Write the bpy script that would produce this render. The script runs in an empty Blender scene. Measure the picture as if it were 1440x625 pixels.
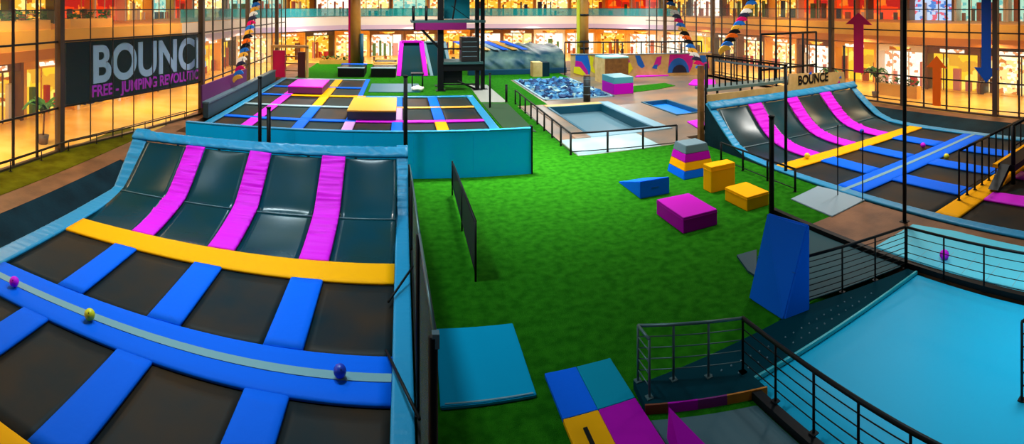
import bpy, bmesh, math, random
from mathutils import Vector, Matrix, noise
random.seed(7)
R = math.radians
scene = bpy.context.scene
COL = scene.collection

# ------------------------------------------------------------------ camera (the photo is a stitched cylindrical panorama)
F, U0, YH, HC = 740.0, 565.0, 10.0, 6.9
cam = bpy.data.cameras.new('camera'); camo = bpy.data.objects.new('camera', cam); COL.objects.link(camo)
camo.location = (0, 0, HC); camo.rotation_euler = (R(90), 0, 0)
cam.type = 'PANO'; cam.panorama_type = 'CENTRAL_CYLINDRICAL'
cam.central_cylindrical_range_u_min = -U0/F; cam.central_cylindrical_range_u_max = (1440-U0)/F
cam.central_cylindrical_range_v_min = -(625-YH)/F; cam.central_cylindrical_range_v_max = YH/F
cam.central_cylindrical_radius = 1.0
cam.clip_start = 0.05; cam.clip_end = 500
scene.camera = camo
def W(u, v, h=0.0):                      # ground point under a measured direction
    az = (u-U0)/F; r = (HC-h)*F/(v-YH)
    return (r*math.sin(az), r*math.cos(az))
def WR(u, v, r):                         # point at distance r
    az = (u-U0)/F
    return (r*math.sin(az), r*math.cos(az), HC-r*(v-YH)/F)

# ------------------------------------------------------------------ world, lights, exposure
w = bpy.data.worlds.new('world'); scene.world = w; w.use_nodes = True
w.node_tree.nodes['Background'].inputs[0].default_value = (0.35, 0.55, 0.75, 1)
w.node_tree.nodes['Background'].inputs[1].default_value = 0.07
scene.view_settings.view_transform = 'Standard'; scene.view_settings.look = 'None'
scene.view_settings.exposure = 0.0; scene.view_settings.gamma = 1.0
scene.view_settings.use_curve_mapping = False
def area(name, loc, size, power, color=(1, 1, 1), rot=(0, 0, 0), spread=180):
    l = bpy.data.lights.new(name, 'AREA'); l.energy = power; l.color = color; l.shape = 'DISK'; l.size = size; l.spread = R(spread)
    o = bpy.data.objects.new(name, l); o.location = loc; o.rotation_euler = rot; COL.objects.link(o)
COOL = (0.72, 0.93, 1.0); NEUT = (1.0, 0.97, 0.9); WARM = (1.0, 0.72, 0.4)
for (x, y, z, s, p, c) in [
    (-8, 14, 12, 1.6, 1500, COOL), (-2.5, 13, 12, 1.6, 1500, COOL), (-6, 24, 12, 1.6, 1500, COOL),
    (4, 23, 11, 2.0, 5600, NEUT), (9, 20, 12, 2.0, 3000, NEUT), (7, 12, 12, 2.0, 60, NEUT),
    (10, 3.5, 9, 2.0, 1100, COOL), (18, 14, 12, 1.6, 2000, NEUT), (22, 19, 12, 1.6, 2000, NEUT),
    (-7, 36, 12, 2, 3800, NEUT), (2, 38, 12, 2, 3800, NEUT), (12, 31, 12, 2, 3800, COOL), (21, 34, 12, 2, 3800, NEUT),
    (0, 52, 12, 2, 4200, NEUT), (13, 47, 12, 2, 4200, COOL), (24, 47, 12, 2, 3800, NEUT)]:
    area('ceiling_lamp', (x, y, z), s, p*0.36*(0.5 if (x, y) in ((4, 23), (9, 20), (10, 3.5)) else 0.85), c, spread=85 if (x, y) in ((4, 23), (9, 20), (10, 3.5)) else 125)

# ------------------------------------------------------------------ materials
def lin(c):
    return tuple(((v/255)/12.92 if v/255 <= 0.04045 else ((v/255+0.055)/1.055)**2.4) for v in c) + (1,)
MATS = {}
def mat(name, rgb, rough=0.5, spec=0.5, metal=0.0, bump=0.0, bscale=40.0, var=0.0, vscale=3.0, rgb2=None, coat=0.0):
    if name in MATS: return MATS[name]
    m = bpy.data.materials.new(name); m.use_nodes = True; nt = m.node_tree; n = nt.nodes; b = n['Principled BSDF']
    b.inputs['Base Color'].default_value = lin(rgb); b.inputs['Roughness'].default_value = rough
    b.inputs['Specular IOR Level'].default_value = spec; b.inputs['Metallic'].default_value = metal
    b.inputs['Coat Weight'].default_value = coat
    tc = n.new('ShaderNodeTexCoord')
    if var or rgb2:
        t = n.new('ShaderNodeTexNoise'); t.inputs['Scale'].default_value = vscale; t.inputs['Detail'].default_value = 5
        nt.links.new(tc.outputs['Object'], t.inputs['Vector'])
        r = n.new('ShaderNodeValToRGB'); nt.links.new(t.outputs['Fac'], r.inputs[0])
        a = rgb; c = rgb2 or tuple(min(255, v*(1+var)) for v in rgb)
        if not rgb2: a = tuple(v*(1-var) for v in rgb)
        r.color_ramp.elements[0].position = 0.35; r.color_ramp.elements[0].color = lin(a)
        r.color_ramp.elements[1].position = 0.66; r.color_ramp.elements[1].color = lin(c)
        nt.links.new(r.outputs[0], b.inputs['Base Color'])
    if bump:
        t = n.new('ShaderNodeTexNoise'); t.inputs['Scale'].default_value = bscale; t.inputs['Detail'].default_value = 4
        nt.links.new(tc.outputs['Object'], t.inputs['Vector'])
        bp = n.new('ShaderNodeBump'); bp.inputs['Strength'].default_value = bump; bp.inputs['Distance'].default_value = 0.05
        nt.links.new(t.outputs['Fac'], bp.inputs['Height']); nt.links.new(bp.outputs[0], b.inputs['Normal'])
    MATS[name] = m; return m
def emis(name, rgb, strength, rgb2=None, scale=1.5, rgb3=None):
    if name in MATS: return MATS[name]
    m = bpy.data.materials.new(name); m.use_nodes = True; nt = m.node_tree; n = nt.nodes; n.clear()
    o = n.new('ShaderNodeOutputMaterial'); e = n.new('ShaderNodeEmission'); nt.links.new(e.outputs[0], o.inputs[0])
    e.inputs[0].default_value = lin(rgb); e.inputs[1].default_value = strength*1.25
    if rgb2:
        tc = n.new('ShaderNodeTexCoord'); mp = n.new('ShaderNodeMapping'); mp.inputs['Scale'].default_value = (1, 1, 1.6)
        nt.links.new(tc.outputs['Object'], mp.inputs[0])
        t = n.new('ShaderNodeTexVoronoi'); t.inputs['Scale'].default_value = scale; t.distance = 'CHEBYCHEV'
        nt.links.new(mp.outputs[0], t.inputs['Vector'])
        s = n.new('ShaderNodeSeparateColor'); nt.links.new(t.outputs['Color'], s.inputs[0])
        r = n.new('ShaderNodeValToRGB'); r.color_ramp.interpolation = 'CONSTANT'
        r.color_ramp.elements[0].color = lin(rgb); r.color_ramp.elements[1].position = 0.55; r.color_ramp.elements[1].color = lin(rgb2)
        if rgb3:
            k = r.color_ramp.elements.new(0.8); k.color = lin(rgb3)
        nt.links.new(s.outputs[0], r.inputs[0]); nt.links.new(r.outputs[0], e.inputs[0])
    MATS[name] = m; return m
def seethrough(name, rgb, alpha, rough=0.1, grid=0.0):
    m = bpy.data.materials.new(name); m.use_nodes = True; nt = m.node_tree; n = nt.nodes; b = n['Principled BSDF']
    b.inputs['Base Color'].default_value = lin(rgb); b.inputs['Roughness'].default_value = rough; b.inputs['Alpha'].default_value = alpha
    MATS[name] = m; return m

TURF = mat('turf', (27, 100, 9), 0.95, 0.04, bump=0.9, bscale=60, rgb2=(44, 126, 18), vscale=4.0)
TURF_OLIVE = mat('turf_olive', (84, 78, 4), 0.95, 0.05, bump=0.8, bscale=50, rgb2=(112, 108, 12), vscale=1.2)
BROWN = mat('brown_deck', (105, 68, 42), 0.6, 0.3, bump=0.2, bscale=14, rgb2=(140, 92, 58), vscale=0.9)
PALE = mat('pale_deck', (92, 92, 86), 0.35, 0.4, rgb2=(146, 110, 82), vscale=0.35, bump=0.1, bscale=8)
PIT_DARK = mat('dark_teal_pit', (4, 30, 40), 0.75, 0.1, bump=0.2, bscale=9, rgb2=(12, 46, 58), vscale=0.8)
BLACK = mat('black_steel', (12, 14, 16), 0.5, 0.2)
STEEL = mat('dark_steel', (84, 112, 114), 0.4, 0.5, metal=0.3)
BLUE = mat('blue_vinyl', (0, 100, 236), 0.6, 0.07, bump=0.12, bscale=6)
TEAL = mat('teal_vinyl', (30, 138, 184), 0.38, 0.35, bump=0.18, bscale=7)
TEALWALL = mat('teal_wall_vinyl', (0, 184, 250), 0.7, 0.08, bump=0.05, bscale=3)
MAG = mat('magenta_vinyl', (224, 24, 222), 0.5, 0.15, bump=0.12, bscale=8)
MAGD = mat('deep_magenta_vinyl', (184, 0, 174), 0.6, 0.1, bump=0.08, bscale=6)
LILAC = mat('lilac_vinyl', (206, 150, 214), 0.4, 0.45, bump=0.1, bscale=6)
YEL = mat('yellow_vinyl', (252, 172, 0), 0.6, 0.08, bump=0.1, bscale=6)
ORA = mat('orange_vinyl', (232, 168, 50), 0.42, 0.4, bump=0.1, bscale=6)
WHITEV = mat('pale_grey_vinyl', (128, 160, 172), 0.45, 0.3, bump=0.1, bscale=6)
TAPE = mat('line_tape', (112, 158, 168), 0.5, 0.3)
GREYV = mat('slate_vinyl', (92, 118, 128), 0.45, 0.4, bump=0.1, bscale=6)
MESH = mat('jump_mesh', (8, 34, 42), 0.5, 0.1, rgb2=(58, 42, 26), vscale=0.4)
MESHF = mat('jump_mesh_flat', (6, 44, 50), 0.6, 0.12, rgb2=(40, 40, 30), vscale=0.3)
MESHT = mat('jump_mesh_teal', (0, 54, 68), 0.24, 0.34, bump=0.04, bscale=5, rgb2=(22, 54, 54), vscale=0.5)
PLY = mat('plywood', (206, 166, 96), 0.6, 0.3, rgb2=(224, 186, 120), vscale=2)
PLYD = mat('plywood_side', (132, 88, 42), 0.6, 0.3, var=0.1)
CYAN = mat('cyan_bag', (0, 158, 196), 0.5, 0.2, bump=0.25, bscale=1.2)
CYANL = mat('pale_cyan_bag', (84, 200, 222), 0.5, 0.3, bump=0.1, bscale=4)
MULL = mat('mullion_bronze', (84, 70, 58), 0.4, 0.5, metal=0.4)
MULLD = mat('mullion_dark', (52, 46, 42), 0.4, 0.5, metal=0.4)
GLASS = seethrough('clear_glass', (190, 225, 225), 0.035, 0.05)
TGLASS = seethrough('teal_glass', (20, 150, 160), 0.6, 0.1)
NET = seethrough('grey_net', (66, 88, 76), 0.55, 0.8)
NETD = seethrough('dark_net', (26, 32, 30), 0.8, 0.8)
TILE = mat('mall_tile', (236, 178, 74), 0.25, 0.5, rgb2=(244, 196, 104), vscale=0.6)
FASC = mat('cream_fascia', (242, 186, 84), 0.5, 0.4, rgb2=(232, 166, 66), vscale=0.4)
FASCW = mat('pale_fascia', (222, 214, 206), 0.5, 0.4)
LAMP = emis('lamp_glow', (255, 236, 190), 9)
LEAF = mat('leaf', (52, 96, 28), 0.6, 0.3, var=0.3, vscale=5)
CHAR = mat('charcoal_sign', (26, 18, 18), 0.9, 0.02)
LETT = mat('letter_silver', (196, 220, 246), 0.5, 0.4)
RED = mat('crimson_vinyl', (206, 0, 90), 0.5, 0.3)
ORED = mat('orange_decal', (250, 104, 10), 0.5, 0.3)
NAVY = mat('royal_decal', (0, 82, 180), 0.5, 0.3)
WHITE = mat('white', (236, 232, 224), 0.5, 0.3)
FOAM = mat('foam_blue', (20, 86, 146), 0.8, 0.2, rgb2=(96, 158, 190), vscale=0.9)

# ------------------------------------------------------------------ helpers
def link(name, bm, m, parent=None, smooth=False):
    me = bpy.data.meshes.new(name); bmesh.ops.recalc_face_normals(bm, faces=bm.faces[:]); bm.to_mesh(me); bm.free()
    if smooth:
        for p in me.polygons: p.use_smooth = True
    me.materials.append(m); o = bpy.data.objects.new(name, me); COL.objects.link(o)
    if parent: o.parent = parent
    return o
def tag(o, label=None, cat=None, group=None, kind=None):
    if label: o['label'] = label
    if cat: o['category'] = cat
    if group: o['group'] = group
    if kind: o['kind'] = kind
    return o
def thing(name, label, cat, group=None, loc=(0, 0, 0), rz=0, kind=None):
    o = bpy.data.objects.new(name, None); COL.objects.link(o); o.location = loc; o.rotation_euler = (0, 0, rz)
    return tag(o, label, cat, group, kind)
def box(bm, x0, x1, y0, y1, z0, z1, bev=0.0, seg=2):
    r = bmesh.ops.create_cube(bm, size=1.0); vs = r['verts']
    for v in vs:
        v.co = Vector(((x0+x1)/2+v.co.x*(x1-x0), (y0+y1)/2+v.co.y*(y1-y0), (z0+z1)/2+v.co.z*(z1-z0)))
    if bev:
        es = list({e for v in vs for e in v.link_edges})
        bmesh.ops.bevel(bm, geom=es, offset=bev, segments=seg, affect='EDGES', profile=0.6)
def bx(name, m, parent, *a, bev=0.0, smooth=False):
    bm = bmesh.new(); box(bm, *a, bev=bev); return link(name, bm, m, parent, smooth)
def tube(bm, a, b, r, seg=10, r2=None):
    a = Vector(a); b = Vector(b); d = b-a
    q = d.to_track_quat('Z', 'Y').to_matrix().to_4x4()
    bmesh.ops.create_cone(bm, cap_ends=True, segments=seg, radius1=r, radius2=r if r2 is None else r2, depth=d.length,
                          matrix=Matrix.Translation((a+b)/2) @ q)
def tb(name, m, parent, a, b, r, seg=10, r2=None):
    bm = bmesh.new(); tube(bm, a, b, r, seg, r2); return link(name, bm, m, parent, True)
def prism(bm, pts, z0, z1):                                     # ground polygon with height
    lo = [bm.verts.new((x, y, z0)) for x, y in pts]; hi = [bm.verts.new((x, y, z1)) for x, y in pts]
    n = len(pts); bm.faces.new(lo); bm.faces.new(hi)
    for i in range(n): bm.faces.new((lo[i], lo[(i+1) % n], hi[(i+1) % n], hi[i]))
def solid(bm, front, off):                                      # 3-D polygon with thickness vector
    off = Vector(off); a = [bm.verts.new(Vector(p)) for p in front]; b = [bm.verts.new(Vector(p)+off) for p in front]
    n = len(a); bm.faces.new(a); bm.faces.new(b)
    for i in range(n): bm.faces.new((a[i], a[(i+1) % n], b[(i+1) % n], b[i]))
def bar(bm, a, b, wd, ht):                                      # rectangular bar between two points
    a = Vector(a); b = Vector(b); d = (b-a); L = d.length
    q = d.to_track_quat('X', 'Z').to_matrix().to_4x4()
    r = bmesh.ops.create_cube(bm, size=1.0, matrix=Matrix.Translation((a+b)/2) @ q @ Matrix.Diagonal((L, wd, ht, 1)))
def slab(name, rect, holes, m, z1, z0, label=None, kind='structure'):     # rectangle with rectangular holes
    x0, x1, y0, y1 = rect
    xs = sorted({x0, x1} | {min(max(h[i], x0), x1) for h in holes for i in (0, 1)})
    ys = sorted({y0, y1} | {min(max(h[i], y0), y1) for h in holes for i in (2, 3)})
    bm = bmesh.new(); keep = {}
    def solidc(i, j):
        if i < 0 or j < 0 or i >= len(xs)-1 or j >= len(ys)-1: return False
        cx, cy = (xs[i]+xs[i+1])/2, (ys[j]+ys[j+1])/2
        return not any(h[0] < cx < h[1] and h[2] < cy < h[3] for h in holes)
    def q(*p): bm.faces.new([bm.verts.new(c) for c in p])
    for i in range(len(xs)-1):
        for j in range(len(ys)-1):
            if not solidc(i, j): continue
            a, b, c, d = xs[i], xs[i+1], ys[j], ys[j+1]
            q((a, c, z1), (b, c, z1), (b, d, z1), (a, d, z1))
            if not solidc(i-1, j): q((a, c, z0), (a, c, z1), (a, d, z1), (a, d, z0))
            if not solidc(i+1, j): q((b, c, z0), (b, d, z0), (b, d, z1), (b, c, z1))
            if not solidc(i, j-1): q((a, c, z0), (b, c, z0), (b, c, z1), (a, c, z1))
            if not solidc(i, j+1): q((a, d, z0), (a, d, z1), (b, d, z1), (b, d, z0))
    bmesh.ops.remove_doubles(bm, verts=bm.verts[:], dist=1e-4)
    o = link(name, bm, m); tag(o, label, None, None, kind); return o
def text(name, body, m, parent, loc, rot, size, depth=0.03, spacing=1.0, offset=0.0, sx=1.0):
    c = bpy.data.curves.new(name, 'FONT'); c.body = body; c.size = size; c.extrude = depth; c.space_character = spacing
    c.offset = offset; c.materials.append(m); o = bpy.data.objects.new(name, c); COL.objects.link(o)
    bpy.context.view_layer.update(); me = bpy.data.meshes.new_from_object(o.evaluated_get(bpy.context.evaluated_depsgraph_get()))
    bpy.data.objects.remove(o); bpy.data.curves.remove(c)
    me.name = name; me.materials.clear(); me.materials.append(m); me.transform(Matrix.Diagonal((sx, 1, 1, 1)))
    o = bpy.data.objects.new(name, me); COL.objects.link(o)
    o.parent = parent; o.location = loc; o.rotation_euler = rot; return o

# padded strip lofted along a (y,z) profile between x0 and x1
def resample(prof, step):
    out = [Vector(prof[0])]
    for a, b in zip(prof, prof[1:]):
        a = Vector(a); b = Vector(b); n = max(1, int((b-a).length/step))
        for k in range(1, n+1): out.append(a+(b-a)*k/n)
    return out
def smoothp(prof, it=2):
    p = [Vector(v) for v in prof]
    for _ in range(it):
        q = [p[0]]
        for a, b in zip(p, p[1:]): q += [a*0.75+b*0.25, a*0.25+b*0.75]
        q.append(p[-1]); p = q
    return p
def strip(x0, x1, prof, th=0.07, wr=0.0, step=0.5, seed=0, axis='y', nx=8):
    """padding of thickness th on top of a profile, rounded at both long edges; wr = crease height"""
    pts = resample(prof, step) if step else [Vector(p) for p in prof]
    bm = bmesh.new(); rows = []
    fr = [0, 0.012, 0.05] + [0.05+0.9*k/nx for k in range(1, nx)] + [0.95, 0.988, 1.0]
    up = [0, 0.6, 0.95] + [1.0]*(nx-1) + [0.95, 0.6, 0]
    for i, p in enumerate(pts):
        a = pts[max(0, i-1)]; b = pts[min(len(pts)-1, i+1)]; t = (b-a).normalized(); n = Vector((-t.y, t.x))
        row = []
        for f, u in zip(fr, up):
            x = x0+(x1-x0)*f; d = th*u
            if wr and 0.02 < f < 0.98:
                s = p.x*9+p.y*9
                d += wr*(noise.noise(Vector((x*0.55+seed, s*0.95, seed)))+0.5*noise.noise(Vector((x*1.2, s*1.9, seed+9))))*(1 if p.y > 0.12 or wr < 0.02 else 0.2)
            q = p+n*d
            row.append(bm.verts.new((x, q.x, q.y) if axis == 'y' else (q.x, x, q.y)))
        rows.append(row)
    for r0, r1 in zip(rows, rows[1:]):
        for k in range(len(r0)-1): bm.faces.new((r0[k], r0[k+1], r1[k+1], r1[k]))
    for r in (rows[0], rows[-1]):
        try: bm.faces.new(r)
        except Exception: pass
    for r0, r1 in zip(rows, rows[1:]): bm.faces.new((r0[0], r1[0], r1[-1], r0[-1]))
    return bm
def sheet(x0, x1, prof, m, name, parent, sag=0.05, nx=10):       # jump mat on a profile, thin with a little sag
    bm = bmesh.new(); rows = []
    n = len(prof)
    for i, p in enumerate(prof):
        row = []
        for k in range(nx+1):
            f = k/nx; g = i/(n-1)
            d = sag*math.sin(math.pi*f)*math.sin(math.pi*g)
            row.append(bm.verts.new((x0+(x1-x0)*f, p[0]+d*0.3, p[1]-d)))
        rows.append(row)
    for r0, r1 in zip(rows, rows[1:]):
        for k in range(nx): bm.faces.new((r0[k], r0[k+1], r1[k+1], r1[k]))
    ext = bmesh.ops.extrude_face_region(bm, geom=bm.faces[:])
    for v in [g for g in ext['geom'] if isinstance(g, bmesh.types.BMVert)]: v.co.z -= 0.02
    return link(name, bm, m, parent, True)
def flatmat(root, x0, x1, y0, y1, m=MESH, z=-0.02, sag=0.05):
    prof = [(y0+(y1-y0)*k/8, z) for k in range(9)]
    return sheet(x0, x1, prof, m, 'jump_mat', root, sag)
def pad(root, x0, x1, y0, y1, m, wr=0.006, th=0.07, z=0.0, name='spring_pad', seed=0):
    if (x1-x0) > (y1-y0):
        bm = strip(y0, y1, [(x0, z), (x1, z)], th, wr, 0.25, seed, 'x', 6)
    else:
        bm = strip(x0, x1, [(y0, z), (y1, z)], th, wr, 0.25, seed, 'y', 6)
    return link(name, bm, m, root, True)

# ------------------------------------------------------------------ structure: floors
DEEP = -1.3
PIT1 = (9.8, 13.9, 26.8, 34.7); PITF = (10.4, 16.0, 37.4, 48.5); PITB = (16.7, 18.9, 29.0, 34.2)
COURT_L = (-10.4, 0.26, 3.0, 19.1); TRENCH_L = (-12.15, -10.4, 3.0, 20.5)
COURT_R = (14.4, 25.6, 2.5, 22.4); TRENCH_R = (25.6, 28.7, 2.5, 24.0)
COURT_B = (-11.6, 5.6, 26.5, 41.0); COURT_B2 = (-11.6, -3.2, 41.0, 50.0)
bx('floor_base', PIT_DARK, None, -16, 30, -6, 64, DEEP-0.2, DEEP)['kind'] = 'structure'
slab('floor_turf', (-10.4, 14.4, 3.0, 64), [COURT_L, COURT_B, COURT_B2, (8.0, 14.4, 23.0, 35.8), (10.2, 14.4, 35.8, 48.7), (11.45, 14.4, 3, 11.9), (-10.4, -9.0, 21.0, 26.5), (5.8, 14.4, 3.0, 7.6), (7.6, 11.46, 7.59, 8.75), (0.26, 5.8, 3, 7.6)],
     TURF, 0.0, DEEP, 'bright green artificial turf field in the middle of the hall')
slab('floor_back', (14.4, 16.2, 48.7, 64), [], TURF, 0.0, DEEP, 'green turf behind the foam pit')
slab('floor_near', (0.26, 5.8, 3.0, 7.6), [], TURF, 0.0, DEEP, 'dark green turf below the camera')
slab('floor_deck', (8.0, 29.6, 23.0, 64), [PIT1, PITF, PITB, (8.0, 10.2, 35.8, 64), (8.0, 16.2, 48.7, 64), (14.4, 29.6, 22, 24)], PALE, 0.0, DEEP, 'pale brown deck around the sunken pits')
slab('floor_walkway', (11.45, 14.4, 3.0, 11.9), [], BROWN, 0.0, DEEP, 'brown deck walkway beside the right trampoline court')
slab('floor_side_walk', (-13.3, -12.15, -6, 64), [], BROWN, 0.0, DEEP, 'brown walkway between olive turf and dark trench on the left')
slab('floor_side_court', (-12.15, -10.4, 20.5, 64), [(-12.15, -10.4, 26.5, 50)], BROWN, 0.0, DEEP, 'brown deck behind the left trench')
slab('floor_olive_turf', (-15.2, -13.3, -6, 26), [], TURF_OLIVE, 0.02, DEEP, 'olive green turf strip along the left glass wall')
slab('floor_left_strip', (-15.2, -13.3, 26, 64), [], TILE, 0.0, DEEP, 'tiled strip beyond the olive turf')
slab('floor_right_strip', (28.7, 29.8, -6, 64), [], BROWN, 0.0, DEEP, 'brown strip along the right glass wall')
slab('floor_mall', (-70, 90, -20, 120), [(-15.2, 29.8, -6, 64)], TILE, 0.0, DEEP, 'cream tiled shopping mall floor outside the glass')
slab('floor_painted_sheen', (8.05, 12.4, 23.05, 26.0), [], mat('pale_cyan_sheen', (132, 168, 174), 0.35, 0.4, rgb2=(170, 196, 198), vscale=0.5), 0.012, 0.0, 'pale cyan painted reflection on the floor at the front of the pit deck')  # thin sheet whose pale cyan colour paints in the deck floor's reflections
# dark padded linings of the two trenches (sloping side walls)
def lining(name, x0, x1, y0, y1, label, flip):
    bm = bmesh.new()
    solid(bm, [(x0, y0, 0.0), (x0, y1, 0.0), (x1, y1, -1.0), (x1, y0, -1.0)], (0, 0, -0.08))
    return tag(link(name, bm, PIT_DARK), label, None, None, 'structure')
lining('trim_1', -12.14, -10.45, 3.0, 20.5, 'dark teal padded slope beside the left court', 0)
lining('trim_2', 28.69, 25.65, 2.5, 24.0, 'dark teal padded slope beyond the right court', 1)
bx('trim_3', BLACK, None, 11.39, 11.55, 3.5, 13.6, 0.0, 0.14)['kind'] = 'structure'

# ------------------------------------------------------------------ trampoline courts with angled end walls
def add_court(root, xs, outer, y_ramp, ys, cols, ramp, rampout, ramp_cols, bands, tapeband, side_m=TEAL, ramp_mesh=MESHT, lo=5.3):
    """xs: cell intervals in x; ys: flat cell intervals; ramp: profile (dy,z) from y_ramp"""
    xl, xr = outer
    rp = smoothp([(y_ramp+a, z) for a, z in ramp], 3)
    ro = resample([(y_ramp+a, z) for a, z in rampout], 0.12)
    top = rp[-1]
    # flat mats and pads
    for (a, b) in xs:
        for (c, d) in ys: flatmat(root, a, b, c, d)
    for i in range(len(xs)-1):
        for j, (c, d) in enumerate(ys):
            pad(root, xs[i][1], xs[i+1][0], c, d, cols[j], seed=i*7+j)
    for (c, d, m) in bands:
        p = pad(root, xs[0][0], xs[-1][1], c, d, m, seed=c)
        if tapeband and tapeband[0] > c and tapeband[1] < d:
            bm = bmesh.new(); box(bm, xl+0.05, xs[-1][1], tapeband[0], tapeband[1], 0.068, 0.082)
            link('line_tape', bm, TAPE, p)
    # side pads, flat part + ramp in one piece
    full = [(lo, 0.0)] + [(p.x, p.y) for p in ro]
    for (a, b, s) in ((xl, xs[0][0], 1), (xs[-1][1], xr, 2)):
        link('side_pad', strip(a, b, full, 0.08, 0.045, 0.05, s*11), side_m, root, True)
    # ramp mats
    yc = bands[0][1]
    cut = [p for p in rp if p.x >= yc-0.001]; mid = len(cut)*0+[i for i, p in enumerate(cut) if p.y > 0.28][0]
    for (a, b) in xs:
        sheet(a, b, [(p.x, p.y-0.03) for p in cut[:mid+1]], ramp_mesh, 'ramp_mat', root, 0.03)
        sheet(a, b, [(p.x, p.y-0.03) for p in cut[mid:]], ramp_mesh, 'wall_mat', root, 0.10)
        sm = bmesh.new(); tube(sm, (a, cut[mid].x, cut[mid].y-0.02), (b, cut[mid].x, cut[mid].y-0.02), 0.02, 8)
        link('seam', sm, GREYV, root, True)
    for i in range(len(xs)-1):
        link('ramp_pad', strip(xs[i][1], xs[i+1][0], rp, 0.08, 0.085, 0.035, i*13+3, 'y', 10), ramp_cols[i % len(ramp_cols)], root, True)
    # top pad
    t = (rp[-1]-rp[-4]).normalized(); q = rp[-1]+t*0.5
    link('top_pad', _top(xl, xr, rp[-1], q), side_m, root, True)
    # frame: back plywood/legs
    bm = bmesh.new()
    n = 6
    for k in range(n+1):
        x = xl+0.15+(xr-xl-0.3)*k/n
        tube(bm, (x, q.x-0.05, -0.1), (x, q.x-0.05, q.y-0.1), 0.05); tube(bm, (x, q.x+0.9, -0.1), (x, q.x-0.03, q.y-0.4), 0.04)
    tube(bm, (xl+0.1, q.x-0.05, 0.9), (xr-0.1, q.x-0.05, 0.9), 0.04)
    link('frame', bm, BLACK, root, True)
    for x in (xl+0.02, xr-0.08):
        bm = bmesh.new()
        pr = [(p.x, p.y-0.06) for p in ro if p.y > 0.1]
        solid(bm, [(x, pr[0][0], -0.1)] + [(x, a, b) for a, b in pr] + [(x, pr[-1][0]+0.1, -0.1)], (0.06, 0, 0))
        link('side_panel', bm, PIT_DARK, root)
    return q
def _top(xl, xr, p, q):
    bm = bmesh.new(); n = 140; d = (q-p); nn = Vector((-d.y, d.x)).normalized(); rows = []
    for i in range(n+1):
        x = xl+(xr-xl)*i/n; row = []
        for k in range(9):
            f = k/8; up = 0.09*(1-abs(2*f-1)**5)
            up += 0.045*noise.noise(Vector((x*5+f*2.5, f*1.2, 3)))
            c = p+d*f+nn*up; row.append(bm.verts.new((x, c.x, c.y)))
        rows.append(row)
    for r0, r1 in zip(rows, rows[1:]):
        for k in range(8): bm.faces.new((r0[k], r0[k+1], r1[k+1], r1[k]))
    for r in (rows[0], rows[-1]): bm.faces.new(r)
    for r0, r1 in zip(rows, rows[1:]): bm.faces.new((r0[0], r1[0], r1[-1], r0[-1]))
    return bm

cl = thing('trampoline_court', 'large near left trampoline court with curved end wall, magenta stripes and blue pads', 'trampoline court', 'trampoline courts')
add_court(cl, [(-9.68, -7.93), (-7.18, -5.45), (-4.63, -2.80), (-1.96, -0.19)], (-10.33, 0.22), 14.05,
          [(10.33, 13.03), (6.3, 9.03)], [BLUE, BLUE],
          [(0, 0), (0.8, 0.04), (2.3, 0.27), (2.75, 0.46), (4.3, 1.62)],
          [(0, 0), (2.7, 0.03), (2.95, 0.1), (4.72, 1.93)], [MAG, MAG, MAG],
          [(13.03, 14.05, YEL), (9.03, 10.33, BLUE), (5.3, 6.3, YEL)], (9.56, 9.78))
cr = thing('trampoline_court', 'right trampoline court with curved end wall beneath a plywood banner', 'trampoline court', 'trampoline courts')
add_court(cr, [(14.85, 16.75), (17.65, 19.4), (20.25, 22.05), (22.95, 24.95)], (14.45, 25.5), 17.3,
          [(13.75, 16.4), (9.3, 12.45), (5.7, 8.4)], [BLUE, BLUE, MAG],
          [(0, 0), (1.4, 0.04), (2.55, 0.28), (3.3, 0.75), (3.9, 1.3), (4.4, 1.8)],
          [(0, 0), (1.6, 0.08), (2.5, 0.35), (3.3, 0.85), (4.9, 2.0)], [MAG, MAG, MAG],
          [(16.4, 17.3, YEL), (12.45, 13.75, BLUE), (8.4, 9.3, YEL), (4.9, 5.7, BLUE)], (13.02, 13.22), lo=4.9, ramp_mesh=mat('jump_mesh_ramp', (8, 60, 68), 0.28, 0.34, rgb2=(34, 44, 44), vscale=0.5))

# back court (flat, mixed colours)
cb = thing('trampoline_court', 'far trampoline grid of many colours behind the long teal wall', 'trampoline court', 'trampoline courts')
bxs = [(-11.0, -9.25), (-8.55, -6.25), (-5.55, -3.4), (-2.75, -0.6), (0.05, 1.95), (2.65, 4.95)]
bys = [(27.4, 31.25), (31.8, 35.65), (36.15, 39.95), (40.45, 44.2), (44.75, 49.2)]
colc = {0: [MAG, MAG, MAG, MAG, LILAC], 1: [BLUE, BLUE, YEL, YEL, YEL], 2: [LILAC, BLUE, LILAC, BLUE, BLUE], 3: [BLUE, LILAC, BLUE], 4: [YEL, BLUE, BLUE]}
rowc = [[BLUE, BLUE, BLUE, MAG, MAG, MAG], [WHITEV, WHITEV, WHITEV, ORA, ORA, ORA], [BLUE, YEL, YEL, TEAL, TEAL, TEAL], [BLUE, BLUE, BLUE]]
for j, (c, d) in enumerate(bys):
    n = 6 if j < 3 else 3
    for i in range(n):
        flatmat(cb, bxs[i][0], bxs[i][1], c, d, MESHF if (i+j) % 3 else MESH)
        if i < n-1: pad(cb, bxs[i][1], bxs[i+1][0], c, d, colc[i][j])
        if j < 4 and i < len(rowc[j]):
            hi = bys[j+1][0]
            pad(cb, bxs[i][0], bxs[i][1] if i == n-1 else bxs[i+1][0], d, hi, rowc[j][i])
pad(cb, -11.5, -11.0, 27, 49.8, TEAL); pad(cb, 4.95, 5.5, 27, 40.45, TEAL); pad(cb, -11.0, 4.95, 26.8, 27.4, TEAL)
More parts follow.
